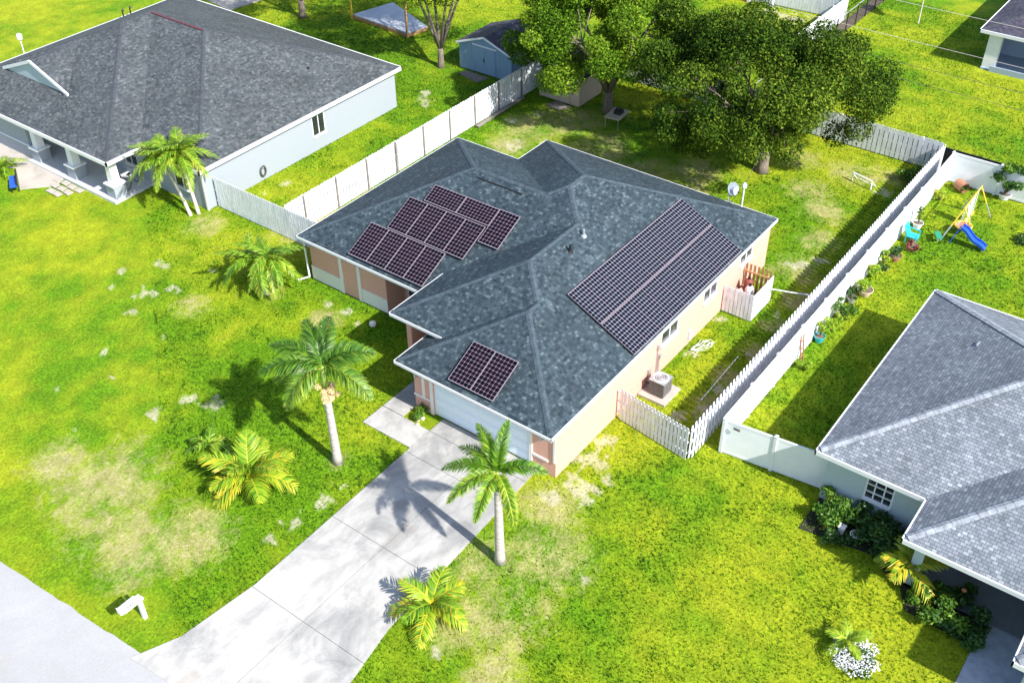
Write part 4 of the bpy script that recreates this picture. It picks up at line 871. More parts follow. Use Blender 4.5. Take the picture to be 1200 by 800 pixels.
# equipment enclosure
o = thing('equipment_enclosure', (39.7, 15.9, 0), 'small white picket enclosure against the side wall, raw wood inside', 'enclosure')
x0, x1, y0, y1 = 38.65, 40.75, 15.2, 16.7; q = MB(); iw = MB()
for k in range(8): a = y0 + k * .19; q.box(x0 - .02, x0, a, a + .165, .05, 1.5)
for k in range(10): a = x0 + .02 + k * .205; q.box(a, a + .17, y0 - .02, y0, .05, 1.5)
q.build('picket_panel', 'picket', o)
for k in range(7): a = y0 + .1 + k * .21; iw.box(x1, x1 + .02, a, a + .12, .05, 1.62)
for z in (.3, 1.2): iw.bar((x0 + .03, y0 + .03, z), (x1, y0 + .03, z), .06, .07); iw.bar((x1 - .03, y0, z), (x1 - .03, y1, z), .06, .07); iw.bar((x0 + .03, y0 + .06, z), (x0 + .03, y1, z), .06, .07)
iw.build('wooden_frame', 'wood', o)
for (cx, cy, m__, lab) in ((39.3, 16.25, 'pink', 'pinkish pressure tank inside the picket enclosure'), (39.75, 15.9, 'white', 'white filter tank inside the picket enclosure'), (40.25, 16.2, 'redbrown', 'dark red tank with black cap inside the picket enclosure')):
    o = thing('water_tank', (cx, cy, 0), lab, 'tank'); b = MB(); b.lathe((cx, cy, 0), [(0, .02), (.2, .02), (.22, .2), (.22, .95), (.15, 1.1), (.05, 1.15)], 12); b.build('vessel', m__, o, smooth=True); b = MB(); b.lathe((cx, cy, 1.15), [(.07, -.02), (.08, .1), (0, .12)], 8); b.tube([(cx, cy, 1.22), (cx + .12, cy + .1, 1.2), (cx + .12, cy + .1, .8)], .02, 5); b.build('valve', 'black', o)
b = MB(); b.tube([(40.5, 15.15, .85), (40.9, 14.2, .8), (41.2, 13.1, .9)], .03, 6); tag(b.build('drain_pipe', 'white'), 'thin white pipe running from the picket enclosure to the shadowbox fence', 'pipe')
# air conditioner
o = thing('air_conditioner', (31.75, 16.1, .1), 'grey outdoor air conditioner with round fan grille by the side wall', 'air conditioner')
b = MB(); b.box(31.4, 32.1, 15.66, 16.36, .14, .86)
for k in range(11): b.box(31.385, 31.398, 15.66, 16.36, .18 + k * .06, .21 + k * .06); b.box(31.4, 32.1, 15.645, 15.658, .18 + k * .06, .21 + k * .06)
b.build('casing', 'acgrey', o)
b = MB(); b.box(31.37, 32.13, 15.63, 16.39, .86, .9); b.build('top_cover', 'steel', o)
b = MB(); b.lathe((31.75, 16.01, .9), [(.34, .002), (.34, .03), (.31, .03), (.31, .004)], 20); [b.tube([(31.75 + rr_ * math.cos(a), 16.01 + rr_ * math.sin(a), .925) for a in np.linspace(0, 2 * PI, 20)], .008, 4) for rr_ in (.08, .15, .22, .28)]; b.build('fan_grille', 'white', o)
b = MB(); b.lathe((31.75, 16.01, .903), [(0, 0), (.3, .0)], 20); b.build('fan_opening', 'acgrey', o)
b = MB(); b.tube([(31.7, 16.42, .35), (31.7, 16.72, .35)], .03, 6); b.build('line_set', 'black', o)
b = MB(); b.box(31.1, 32.5, 15.4, 16.72, -.02, .1); tag(b.build('concrete_pad', 'walk'), 'square concrete pad under the air conditioner', 'pad')
b = MB(); rr_ = random.Random(4); p = [(35.7 + .55 * math.cos(a * 1.1) + rr_.uniform(-.1, .1), 16.1 + .3 * math.sin(a) + rr_.uniform(-.06, .06), .03 + .002 * a) for a in np.linspace(0, 22, 70)]
b.tube(p, .018, 5); tag(b.build('garden_hose', 'hose'), 'tangled pale garden hose lying on the grass by the side wall', 'hose')
b = MB(); p = [(32.4 + k * .3, 14.35 + .008 * k, .03) for k in range(13)]
b.tube(p, .022, 5); tag(b.build('edging_rope', 'white'), 'white edging line lying on the bare strip inside the shadowbox fence', 'rope')
# satellite dish, service mast
o = thing('satellite_dish', (43.6, 19.2, 2.6), 'grey satellite dish on the rear eave of the peach house', 'satellite dish')
b = MB(); b.tube([(43.6, 19.2, 2.62), (43.6, 19.35, 3.0), (43.75, 19.2, 3.25)], .03, 6); b.tube([(43.5, 18.9, 2.63), (43.6, 19.2, 2.75)], .02, 6); b.build('mount', 'white', o)
dn = Vector((-.35, -.8, .5)).normalized(); du = dn.cross(Vector((0, 0, 1))).normalized(); dv_ = du.cross(dn)
b = MB(); cc = Vector((43.75, 19.2, 3.35)); i0 = len(b.v)
for rr_ in (.02, .12, .22, .3, .34):
    for j in range(18): a = 2 * PI * j / 18; b.v.append(tuple(cc + (du * math.cos(a) + dv_ * math.sin(a)) * rr_ + dn * rr_ * rr_ * .55))
for k in range(4):
    for j in range(18): b.f.append((k * 18 + j, k * 18 + (j + 1) % 18, (k + 1) * 18 + (j + 1) % 18, (k + 1) * 18 + j)); b.uv.append([(0, 0)] * 4); b.mi.append(0)
ob = b.build('reflector', 'dish', o, smooth=True); md = ob.modifiers.new('s', 'SOLIDIFY'); md.thickness = .015
b = MB(); e = cc + dn * .45 - dv_ * .18; b.tube([cc - dv_ * .4, e], .013, 5); b.tube([e, e - dn * .1], .04, 6); b.build('feed_arm', 'black', o)
o = thing('service_mast', (43.5, 18.5, 2.6), 'white electric service mast beside the satellite dish', 'mast')
b = MB(); b.tube([(43.5, 18.5, 2.3), (43.5, 18.5, 3.85)], .04, 8); b.build('pole', 'white', o); b = MB(); b.lathe((43.5, 18.5, 3.8), [(.05, 0), (.13, .03), (.12, .14), (.04, .26), (0, .27)], 8); b.build('weatherhead', 'white', o)
def wire(a, b_, sag, label, m='wire', r_=.012, group='power lines crossing the rear lots'):
    w = MB(); a, b_ = Vector(a), Vector(b_); w.tube([a.lerp(b_, t) - Vector((0, 0, 4 * sag * t * (1 - t))) for t in np.linspace(0, 1, 24)], r_, 4); tag(w.build('power_line', m, origin=a), label, 'cable', group)
wire((57.4, 42, 6.2), (57.2, -12, 6.2), .35, 'upper of the two dark power lines over the rear fence')
wire((56.4, 42, 5.8), (56.2, -12, 5.7), .35, 'lower of the two dark power lines over the rear fence')
wire((65.5, 45, 6.4), (66.5, -12, 5.9), .3, 'farther pale wire crossing the lawn and the dark roof corner', 'wirepale')
wire((60, 45, 6.6), (59.6, -12, 6.3), .3, 'pale wire crossing the shadow of the blue grey house', 'wirepale')
wire((43.5, 18.5, 3.95), (57.3, 21.5, 6.0), .3, 'thin service drop from the white mast to the rear power line', 'wire', .01)
# small goal
o = thing('toy_goal', (53.7, 15.9, 0), 'small white toy soccer goal on the lawn behind the house', 'goal')
b = MB(); b.tube([(53.9, 16.6, 0), (53.9, 16.6, .5), (53.55, 15.35, .5), (53.55, 15.35, 0)], .045, 8); b.build('frame', 'white', o); b = MB(); b.tube([(53.9, 16.6, .48), (54.35, 16.5, 0), (54.0, 15.2, 0), (53.55, 15.35, .48)], .02, 6); b.build('rear_frame', 'white', o)
# mailbox
o = thing('mailbox', (10.97, 24.42, 0), 'white mailbox on a slim white post by the road', 'mailbox')
b = MB(); b.box(10.9, 11.04, 24.35, 24.49, -.02, 1.15); b.build('post', 'white', o)
b = MB(); b.box(10.35, 11.12, 24.37, 24.47, .88, .98); b.build('arm', 'white', o)
b = MB(); n = 10; y0 = 24.42; prof = [(y0 - .11, 1.0)] + [(y0 - .11 * math.cos(a), 1.17 + .11 * math.sin(a)) for a in np.linspace(0, PI, n)] + [(y0 + .11, 1.0)]
xa, xb = 10.2, 10.85
for i in range(len(prof)): p0, p1 = prof[i], prof[(i + 1) % len(prof)]; b.poly([(xa, *p0), (xb, *p0), (xb, *p1), (xa, *p1)])
b.poly([(xa, *p) for p in prof]); b.poly([(xb, *p) for p in prof][::-1]); b.build('box', 'white', o)
b = MB(); b.box(10.17, 10.195, 24.32, 24.52, 1.02, 1.26); b.build('door', 'vinyl', o)
b = MB(); b.box(10.45, 10.5, 24.285, 24.3, 1.12, 1.2); b.box(10.55, 10.6, 24.285, 24.3, 1.12, 1.2); b.box(10.65, 10.7, 24.285, 24.3, 1.12, 1.2); b.build('house_number', 'acgrey', o)
# ------------------------------------------------------------------ swing set yard
o = thing('swing_set', (52.7, 9.8, 0), 'yellow and grey swing set with a hanging ring seat near the rear vinyl fence', 'swing set')
A, B = Vector((51.46, 9.85, 1.8)), Vector((54.1, 9.85, 1.8))
b = MB(); b.tube([A - Vector((.1, 0, 0)), B + Vector((.1, 0, 0))], .035, 8); b.build('top_bar', 'yellow', o)
for top, foot in ((A, (50.75, 10.45)), (A, (51.86, 9.1)), (B, (54.47, 9.05)), (B, (54.5, 10.6))):
    f_ = Vector((*foot, 0)); mid = top.lerp(f_, .55); b = MB(); b.tube([top, mid], .033, 8); lg = b.build('leg', 'yellow', o); b = MB(); b.tube([mid, f_], .038, 8); b.build('leg_sleeve', 'steel', lg)
b = MB(); c0 = Vector((52.1, 9.8, .45)); b.tube([c0 + Vector((.42 * math.cos(a), .42 * math.sin(a), 0)) for a in np.linspace(0, 2 * PI, 24)], .04, 6); sw = b.build('ring_swing', 'yellow', o)
b = MB(); b.lathe(c0, [(0, -.08), (.3, -.05), (.41, 0)], 20); b.build('ring_seat', 'terracotta', sw)
for a in (.5, 2.6, 3.7, 5.7): b = MB(); b.tube([c0 + Vector((.42 * math.cos(a), .42 * math.sin(a), 0)), (52.1, 9.85, 1.78)], .01, 4); b.build('rope', 'white', sw)
for x0 in (52.8, 53.5):
    b = MB(); b.bar((x0 - .2, 9.85, .45), (x0 + .2, 9.85, .45), .2, .04); sw = b.build('swing_seat', 'yellow', o)
    for s_x in (-.2, .2): b = MB(); b.tube([(x0 + s_x, 9.85, .45), (x0 + s_x, 9.85, 1.78)], .014, 4); b.build('rope', 'white', sw)
b = MB(); b.bar((53.1, 9.87, .5), (53.1, 9.87, 1.7), .5, .02, up=(0, 1, 0)); b.build('climbing_net', 'white', o)
o = thing('toy_slide', (51.1, 9.0, 0), 'blue wavy plastic slide beside the swing set', 'slide')
b = MB(); pts = [(51.05 + .02 * t, 9.65 - 1.35 * t, .92 - .85 * t + .06 * math.sin(t * 9)) for t in np.linspace(0, 1, 12)]
for p0, p1 in zip(pts[:-1], pts[1:]):
    b.bar(p0, p1, .42, .04); b.bar((p0[0] - .22, p0[1], p0[2] + .06), (p1[0] - .22, p1[1], p1[2] + .06), .04, .14); b.bar((p0[0] + .22, p0[1], p0[2] + .06), (p1[0] + .22, p1[1], p1[2] + .06), .04, .14)
b.build('chute', 'blue', o)
b = MB(); b.tube([(50.85, 9.72, .9), (50.8, 10.0, 0)], .03, 6); b.tube([(51.25, 9.72, .9), (51.3, 10.0, 0)], .03, 6); b.build('ladder', 'blue', o)
o = thing('rocking_toy', (50.6, 10.5, 0), 'small green toy seesaw board at the front foot of the swing set', 'toy')
b = MB(); b.bar((50.3, 10.4, .35), (50.95, 10.75, .3), .3, .06); b.build('seat', plain('green_plastic', (.02, .25, .14), .4), o); b = MB(); b.tube([(50.6, 10.55, 0), (50.6, 10.55, .33)], .05, 8); b.build('stand', 'steel', o)
o = thing('garden_chair', (49.8, 11.75, 0), 'turquoise plastic armchair against the long vinyl fence', 'chair')
b = MB(); b.box(49.4, 49.95, 11.3, 11.85, .38, .43); b.build('seat', 'teal', o)
b = MB(); b.hexa([(49.35, 11.8, .4), (50.0, 11.8, .4), (50.0, 11.85, .4), (49.35, 11.85, .4), (49.42, 12.0, 1.0), (49.93, 12.0, 1.0), (49.93, 12.05, 1.0), (49.42, 12.05, 1.0)]); b.build('backrest', 'teal', o)
for q in ((49.42, 11.35), (49.92, 11.35), (49.42, 11.85), (49.92, 11.85)): b = MB(); b.tube([(*q, .4), (*q, 0)], .03, 6); b.build('leg', 'teal', o)
for xa in (49.37, 49.97): b = MB(); b.bar((xa, 11.3, .62), (xa, 11.9, .66), .06, .04); b.bar((xa, 11.33, .4), (xa, 11.33, .62), .05, .04); b.build('armrest', 'teal', o)
# ------------------------------------------------------------------ vegetation
def leaves(centers, radii, n, size, seed, up=.35, shell=.55, vbase=.45, vvar=.5, aspect=.55):
    r = np.random.RandomState(seed); centers = np.asarray(centers, float); radii = np.asarray(radii, float)
    if radii.ndim == 1: radii = np.stack([radii, radii, radii * .75], 1)
    vol = radii.prod(1) ** .8; k = r.choice(len(centers), n, p=vol / vol.sum())
    u = r.randn(n, 3); u /= np.linalg.norm(u, axis=1)[:, None]
    rad = (shell + (1 - shell) * r.rand(n)) * np.where(r.rand(n) < .12, 1.15, 1)
    pos = centers[k] + u * radii[k] * rad[:, None]
    nrm = u * .5 + r.randn(n, 3) * .6 + np.array([0, 0, up]); nrm /= np.linalg.norm(nrm, axis=1)[:, None]
    t = np.cross(nrm, r.randn(n, 3)); t /= np.linalg.norm(t, axis=1)[:, None] + 1e-9; b = np.cross(nrm, t)
    s = size * (.6 + .8 * r.rand(n))[:, None]
    V = np.stack([pos - t * s, pos - b * s * aspect, pos + t * s, pos + b * s * aspect], 1).reshape(-1, 3)
    cv = r.rand(len(centers))[k] * .35
    v = np.clip(vbase - .15 + cv + (r.rand(n) - .5) * vvar, 0, 1)
    return V, np.arange(4 * n).reshape(-1, 4), np.repeat(v, 4)
def oak(x, y, cx, cy, cz, R, RZ, ncl, nl, seed, label, m='oak', th=.28, extra=(), size=.072, name='oak_tree'):
    r = random.Random(seed); o = thing(name, (x, y, 0), label, 'tree', 'oaks behind the houses')
    cents, rads = [], []
    while len(cents) < ncl:
        u = Vector((r.gauss(0, 1), r.gauss(0, 1), r.gauss(0, 1))).normalized(); q = r.uniform(.35, 1) ** .6
        wob = 1 + .16 * math.sin(3 * math.atan2(u.y, u.x) + seed) + .1 * math.sin(7 * math.atan2(u.y, u.x))
        p = (cx + u.x * R * q * wob * .9, cy + u.y * R * q * wob * .9, cz + u.z * RZ * q)
        if u.z < -.55 and r.random() < .5: continue
        cents.append(p); rads.append(r.uniform(.5, 1.25) * R / 6.2)
    for e in extra: cents.append(e[:3]); rads.append(e[3])
    V, F, v = leaves(cents, rads, nl, size, seed, shell=.6, vvar=.65)
    npmesh('crown', V, F, m, o, v=v); b = MB(); fork = Vector((x, y, 1.3))
    b.tube([(x - .05, y, -.1), (x, y, .35), (x + .02, y, .9), fork], [th * 1.5, th * 1.1, th, th * .95], 10)
    limbs = []
    for k in range(6):
        a = 2 * PI * k / 6 + r.uniform(-.3, .3); e = Vector((cx + math.cos(a) * R * .45, cy + math.sin(a) * R * .45, cz - RZ * .1 + r.uniform(-.4, .8)))
        mid = fork.lerp(e, .45) + Vector((0, 0, .35)); b.tube([fork - Vector((0, 0, .15)), mid, e], [th * .6, th * .38, th * .16], 7); limbs.append((mid, e))
    for i, cpt in enumerate(cents):
        if i % 2: continue
        cpt = Vector(cpt); mid, e = min(limbs, key=lambda l: (l[1] - cpt).length); s0 = mid.lerp(e, r.uniform(.2, .95))
        b.tube([s0, s0.lerp(cpt, .5) + Vector((0, 0, .15)), cpt], [th * .16, th * .1, .012], 5)
    b.build('trunk', 'bark', o, smooth=True)
    return o
oak(51.94, 21.17, 51.9, 22.3, 5.4, 7.3, 2.8, 105, 150000, 11, 'wide dark oak at the right, forked pale trunk in full view behind the house', 'oak', .3, extra=[(48.9, 23.6, 2.0, .8), (48.7, 24.3, 2.6, .9), (49.3, 23.0, 2.9, .9), (48.4, 24.6, 2.1, .7), (49.0, 24.4, 3.4, .9), (48.2, 23.9, 2.9, .8), (52.9, 17.6, 3.0, .9), (53.0, 16.6, 3.6, .9)])
oak(53.12, 32.4, 53.4, 32.9, 5.4, 6.4, 2.9, 85, 125000, 23, 'brighter green oak left of the dark one, leaning over the beige shed', 'oak2', .28, extra=[(50.8, 37.3, 3.4, 1.0), (51.4, 36.6, 3.6, 1.0), (50.9, 38.0, 4.0, .9)])
oak(52.12, 45.14, 53.4, 46.3, 7.0, 6.2, 2.6, 150, 56000, 37, 'oak with thin bare trunk beside the blue shed, crown cut by the top edge', 'oak', .2)
oak(52.86, 59.1, 53.5, 57.6, 7.4, 6.2, 2.4, 110, 42000, 41, 'tree of which only the pale lower trunk shows behind the grey house roof', 'oak', .24)
def fern_frond(L, droop, nl, ll, plumose, seed, width=.03, curl=.5):
    """one palm frond along +x rising then arching down; returns V,F(quads),v"""
    r = np.random.RandomState(seed); V, F, vv = [], [], []
    n = nl; ts = np.linspace(.08, 1, n)
    def pt(t): return np.array([L * (t - .10 * droop * t * t), 0, L * (.42 * t - (.42 + .55 * droop) * t * t)])
    def dr(t): e = 1e-3; q = pt(t + e) - pt(t - e); return q / np.linalg.norm(q)
    seg = 10; base = 0
    for k in range(seg):
        a, b = pt(k / seg), pt((k + 1) / seg); w0, w1 = .035 * (1 - k / seg) + .006, .035 * (1 - (k + 1) / seg) + .006
        i = len(V); V += [a + [0, -w0, .012], a + [0, w0, .012], b + [0, w1, .012], b + [0, -w1, .012]]; F.append([i, i + 1, i + 2, i + 3]); vv += [.85] * 4
    for t in ts:
        p, d = pt(t), dr(t); side = np.array([0, 1, 0]); up = np.cross(d, side); up = up if up[2] > 0 else -up
        len_ = ll * (math.sin(PI * min(1, t * .86 + .16)) ** .6) * r.uniform(.85, 1.1)
        angs = [r.uniform(-.15, .5), PI - r.uniform(-.15, .5)] if not plumose else [r.uniform(-.7, .2), PI - r.uniform(-.7, .2), r.uniform(.4, 1.1), PI - r.uniform(.4, 1.1)]
        for a in angs:
            out = side * math.cos(a) + up * math.sin(a); f = d * (.75 - .1 * plumose) + out; f /= np.linalg.norm(f)
            q1 = p + f * len_ * .5; q2 = p + f * len_ + np.array([0, 0, -len_ * curl * r.uniform(.6, 1.2)]); w = width * r.uniform(.8, 1.2)
            wv = np.cross(f, up) ; wv = d * .6 + wv * .2; wv /= np.linalg.norm(wv); i = len(V); val = np.clip(r.normal(.5, .2), 0, 1)
            V += [p - wv * w * .4, p + wv * w * .4, q1 + wv * w, q1 - wv * w, q2 + wv * w * .1, q2 - wv * w * .1]
            F += [[i, i + 1, i + 2, i + 3], [i + 3, i + 2, i + 4, i + 5]]; vv += [val, val, val, val, min(1, val + .15), min(1, val + .15)]
    return np.array(V), np.array(F), np.array(vv)
def palm(x, y, h, label, tr=.13, nf=9, L=2.2, seed=1, leaf='palmleaf', lean=(0, 0), plumose=False, shaft=.8, flowers=False, ll=.45, droop=1.1, nl=42, width=.028, bark='palmbark', trunks=None, elev=(-.1, 1.1), azo=0, shift=0, azs=None, elevs=None, name='palm_tree', group='palms on the lawns', curl=.5, cat='palm'):
    o = thing(name, (x, y, 0), label, cat, group); r = random.Random(seed)
    for (bx, by, hh, lx, ly) in (trunks or [(x, y, h, *lean)]):
        top = Vector((bx + lx, by + ly, hh))
        if hh > .5:
            b = MB(); pts = [Vector((bx, by, -.05)).lerp(top, t) + Vector((lx, ly, 0)) * (.25 * math.sin(PI * t) * -.4) for t in np.linspace(0, 1, 9)]
            b.tube(pts, [tr * 1.35] + [tr * (1.08 - .35 * t) for t in np.linspace(.1, 1, 8)], 12); b.build('trunk', bark, o, smooth=True)
        if shaft and hh > .5:
            b = MB(); b.tube([top - Vector((0, 0, .02)), top + Vector((0, 0, shaft * .5)), top + Vector((0, 0, shaft))], [tr * .78, tr * .7, tr * .3], 10); b.build('crownshaft', 'crownshaft', o, smooth=True)
        if flowers:
            rr2 = random.Random(3); V = []; cs = [tuple(top + Vector((rr2.uniform(-.45, .35), -rr2.uniform(-.2, .55), rr2.uniform(-.35, .1)))) for k in range(16)]
            V_, F2_, v_ = leaves(cs, [.15] * 16, 5200, .024, 5, shell=.2); npmesh('flower_cluster', V_, F2_, 'flower', o, v=v_)
        cr = top + Vector((0, 0, shaft * .9))
        for k in range(nf):
            az = azo + 2 * PI * k / nf + r.uniform(-.3, .3) if azs is None else azs[k]
            el = (elev[0] + (elev[1] - elev[0]) * ((k * 5) % nf) / max(1, nf - 1)) if elevs is None else elevs[k]
            V_, F2_, v_ = fern_frond(L * r.uniform(.88, 1.08), droop * r.uniform(.8, 1.15), nl, ll, plumose, seed * 50 + k, width, curl)
            v_ = np.clip(v_ + (shift if el > .2 else shift + .18) + r.uniform(-.1, .1), 0, 1)
            R3 = np.array(Matrix.Rotation(az, 3, 'Z') @ Matrix.Rotation(-el, 3, 'Y')); V_ = V_ @ R3.T + np.array(cr)
            npmesh('frond', V_, F2_, leaf, o, v=v_)
    return o
palm(20.49, 24.33, 4.0, 'tall foxtail palm with cream flowers under its crownshaft, left of the driveway', .175, 10, 2.25, 3, 'palmdark', (-.02, .05), True, 1.0, True, .58, .85, 74, .028, curl=.35, shift=-.12, azs=[math.radians(a) for a in (62, 34, -12, 122, 138, 166, -78, 85, -42, 108)], elevs=[1.0, .85, .4, .15, .5, -.1, .1, .45, .55, .75])
palm(20.3, 15.97, 3.75, 'foxtail palm with a bare grey trunk right of the driveway, by the garage', .175, 8, 1.9, 9, 'palmleaf', (.02, .05), True, .8, False, .38, 1.0, 76, .024, shift=-.05, curl=.25, azs=[math.radians(a) for a in (20, 116, 150, 190, 238, -52, 82, 60)], elevs=[1.25, .35, .1, .0, -.1, .45, .55, .9])
palm(29.6, 43.85, 3, 'twin trunk palm with arching crown at the grey house corner', .09, 19, 1.8, 5, 'palmleaf', shaft=.5, ll=.5, droop=1.3, trunks=[(29.45, 43.95, 2.45, .1, 1.5), (29.8, 43.7, 2.8, .1, .75)], bark='palebark', shift=.12, width=.04, elev=(-.25, 1.3), nl=46)
palm(26.95, 35.1, 1.6, 'short twin trunk palm with drooping crowns in the middle of the left lawn', .08, 13, 1.65, 6, 'palmleaf', shaft=.3, ll=.42, droop=1.5, trunks=[(26.8, 35.2, 1.25, .1, .75), (27.1, 35.0, 1.55, .1, .1)], bark='palebark', shift=.05, width=.04, elev=(-.25, 1.3), nl=44)
palm(17.5, 26.1, .3, 'sprawling yellow green young palm on the dry patch left of the driveway', .1, 12, 2.0, 7, 'palmyellow', shaft=.2, ll=.7, droop=.8, nl=44, width=.05, name='young_palm', elev=(.05, 1.3), curl=.4, shift=-.12)
palm(17.9, 29.0, .2, 'smallest young palm, dark green, by the dry patch on the left lawn', .05, 7, 1.0, 8, 'palmleaf', shaft=.1, ll=.3, droop=.9, nl=18, width=.04, name='young_palm', elev=(.1, 1.0))
palm(17.0, 16.4, .3, 'young palm with yellow lower fronds at the right edge of the driveway', .1, 10, 1.55, 12, 'palmyellow', shaft=.2, ll=.55, droop=.7, nl=26, width=.05, name='young_palm', elev=(.15, 1.25), shift=-.2, curl=.35)
palm(28.1, 3.75, .5, 'golden leaved palm in front of the porch column of the light grey house', .06, 8, 1.3, 13, 'palmyellow', shaft=.3, ll=.5, droop=1.0, nl=20, width=.06, name='young_palm', elev=(.1, 1.1), shift=-.05)
palm(24.2, 4.3, .2, 'small lime palm rising from the ring of white flowers', .04, 9, .9, 14, 'lime', shaft=.1, ll=.3, droop=.9, nl=22, width=.03, name='young_palm', elev=(.2, 1.2))
palm(26.3, 56.3, .2, 'palm clump cut by the left edge beside the curved walk', .06, 9, 1.2, 15, 'palmleaf', shaft=.1, ll=.35, droop=1.1, nl=22, width=.04, name='young_palm', elev=(.1, 1.2), shift=.1)
def bush(x, y, R, h, n, m, label, seed, name='shrub', group=None, size=.06, ncl=9, cat='shrub', z=0, spread=.75):
    o = thing(name, (x, y, z), label, cat, group); r = random.Random(seed)
    cs = [(x + r.uniform(-1, 1) * R * spread, y + r.uniform(-1, 1) * R * spread, z + h * r.uniform(.3, .85)) for k in range(ncl)]
    V, F, v = leaves(cs, [R * r.uniform(.3, .5) for _ in cs], n, size, seed, shell=.2); V[:, 2] = np.maximum(V[:, 2], z + .01)
    npmesh('foliage', V, F, m, o, v=v)
    b = MB(); [b.tube([(x, y, z), (x * .5 + c_[0] * .5, y * .5 + c_[1] * .5, z + (c_[2] - z) * .55), c_], [.02, .014, .006], 5) for c_ in cs]; b.build('stem', 'stem', o)
    return o
def pot(x, y, r_, h, m, label, z=0):
    o = thing('plant_pot', (x, y, z), label, 'pot'); b = MB(); b.lathe((x, y, z), [(0, .01), (r_ * .7, .01), (r_, h), (r_ * 1.08, h), (r_ * 1.08, h - .04), (r_ * 1.0, h - .04)], 16); b.build('vessel', m, o, smooth=False)
    b = MB(); b.lathe((x, y, z), [(0, h - .05), (r_ * .98, h - .05)], 16); b.build('soil', 'dirt', o)
bush(24.5, 23.45, .42, .4, 500, 'bush', 'small green shrub in the square bed by the garage corner', 50, size=.05)
b = MB(); [b.lathe((24.3 + .25 * math.sin(k * 2.4), 23.2 + .15 * math.cos(k * 1.7) + .05 * k, 0), [(.1, 0), (.09, .08), (0, .11)], 7) for k in range(4)]; tag(b.build('garden_stone', 'sand'), 'pale stones edging the square bed by the garage corner', 'stones')
G_ = 'potted plants and shrubs along the vinyl fence'
for (x, y, R, h, n, m, lab, sd) in ((39.2, 12.0, .35, .9, 260, 'palmyellow', 'spindly yellowish plant in the teal pot', 1), (39.9, 11.8, .5, .7, 700, 'lime', 'bright lime shrub right of the teal pot', 2), (41.2, 11.75, .65, .75, 1100, 'bush', 'bushy mid green shrub between the lime one and the grey urn', 3),
                              (42.9, 12.0, .35, .6, 450, 'bushdark', 'grey green rosette plant in the grey urn', 4), (43.9, 11.75, .5, .55, 900, 'lime', 'dense yellow green plant in the wide beige bowl', 5), (45.2, 11.9, .35, .5, 450, 'lime', 'small lime shrub beyond the beige bowl', 6),
                              (45.6, 12.05, .3, .8, 260, 'palmyellow', 'thin pale plant leaning on the fence beyond the lime shrub', 7), (46.3, 11.8, .3, .4, 350, 'bushdark', 'low dark green plant on the bare soil strip', 8), (46.9, 12.0, .35, .9, 260, 'lime', 'tall wispy green plant before the vinyl fence', 9),
                              (47.6, 11.7, .38, .45, 520, 'bushdark', 'dark round plant in the shallow terracotta bowl', 10), (49.0, 11.3, .33, .45, 620, None, 'dark red leaved plant in front of the turquoise chair', 11), (51.2, 11.85, .2, 1.2, 160, 'bush', 'tall thin plant in the white pot', 12),
                              (54.6, 11.9, .45, .7, 420, 'palmyellow', 'straw coloured plant near the rear end of the long vinyl fence', 13), (37.0, 11.6, .35, .4, 420, 'lime', 'yellow green vine at the foot of the wooden trellis', 14), (57.4 - .2, 9.1, .95, 1.9, 2000, 'bush', 'big leafy citrus bush in a white pot at the rear fence', 15), (56.3, 11.2, .25, .4, 200, 'bush', 'small green sprig beside the rusty barrel', 16)):
    z = .3 if 'pot' in lab or 'urn' in lab or 'bowl' in lab else 0
    x_ = x - .35 if sd == 15 else x
    if m is None: M['redleaf'] = leafmat('red_leaf', [(0, (.08, .02, .02)), (1, (.3, .07, .06))], .15); m = 'redleaf'
    bush(x_, y, R, h, n, m, lab, 60 + sd, group=G_, z=z, size=.055 if sd != 15 else .08, name='potted_plant' if z else 'shrub', cat='plant')
pot(39.2, 12.0, .24, .32, 'teal', 'round teal pot at the foot of the long vinyl fence'); pot(42.9, 12.0, .22, .32, 'steel', 'grey urn shaped pot by the vinyl fence'); pot(43.9, 11.75, .36, .32, plain('beige_clay', (.6, .45, .36), .8), 'wide beige clay bowl by the vinyl fence')
pot(47.6, 11.7, .32, .3, 'terracotta', 'shallow terracotta bowl by the vinyl fence'); pot(49.0, 11.3, .3, .28, 'terracotta', 'terracotta pot in front of the turquoise chair'); pot(51.2, 11.85, .26, .34, 'white', 'tall white pot right of the turquoise chair'); pot(56.85, 9.1, .32, .34, 'white', 'white pot under the big citrus bush')
b = MB(); b.tube([(56.15, 11.2 - .15, .3), (56.5, 11.55, .3)], [.3, .3], 14, False); b.tube([(56.15, 11.05, .3), (56.5, 11.55, .3)], [.25, .25], 14, False); tag(b.build('rusty_barrel', 'terracotta'), 'rusty barrel ring lying on its side in the rear corner of the yard', 'barrel')
o = thing('wooden_trellis', (37.3, 12.05, 0), 'narrow wooden trellis leaning on the vinyl fence near its front end', 'trellis')
for dx in (0, .3): b = MB(); b.bar((37.1 + dx, 11.95, 0), (37.1 + dx, 12.15, 1.5), .05, .03); b.build('upright', 'terracotta', o)
for zz in (.4, .8, 1.2): b = MB(); b.bar((37.1, 11.96 + zz * .13, zz), (37.4, 11.96 + zz * .13, zz), .04, .03); b.build('slat', 'terracotta', o)
bush(53.0, 6.9, .5, .35, 500, 'bushdark', 'low dark shrub on the lawn at the right edge', 90); bush(55.9, 13.9, .8, .6, 1400, 'bush', 'rounded green weed clump inside the rear corner of the picket fence', 91)
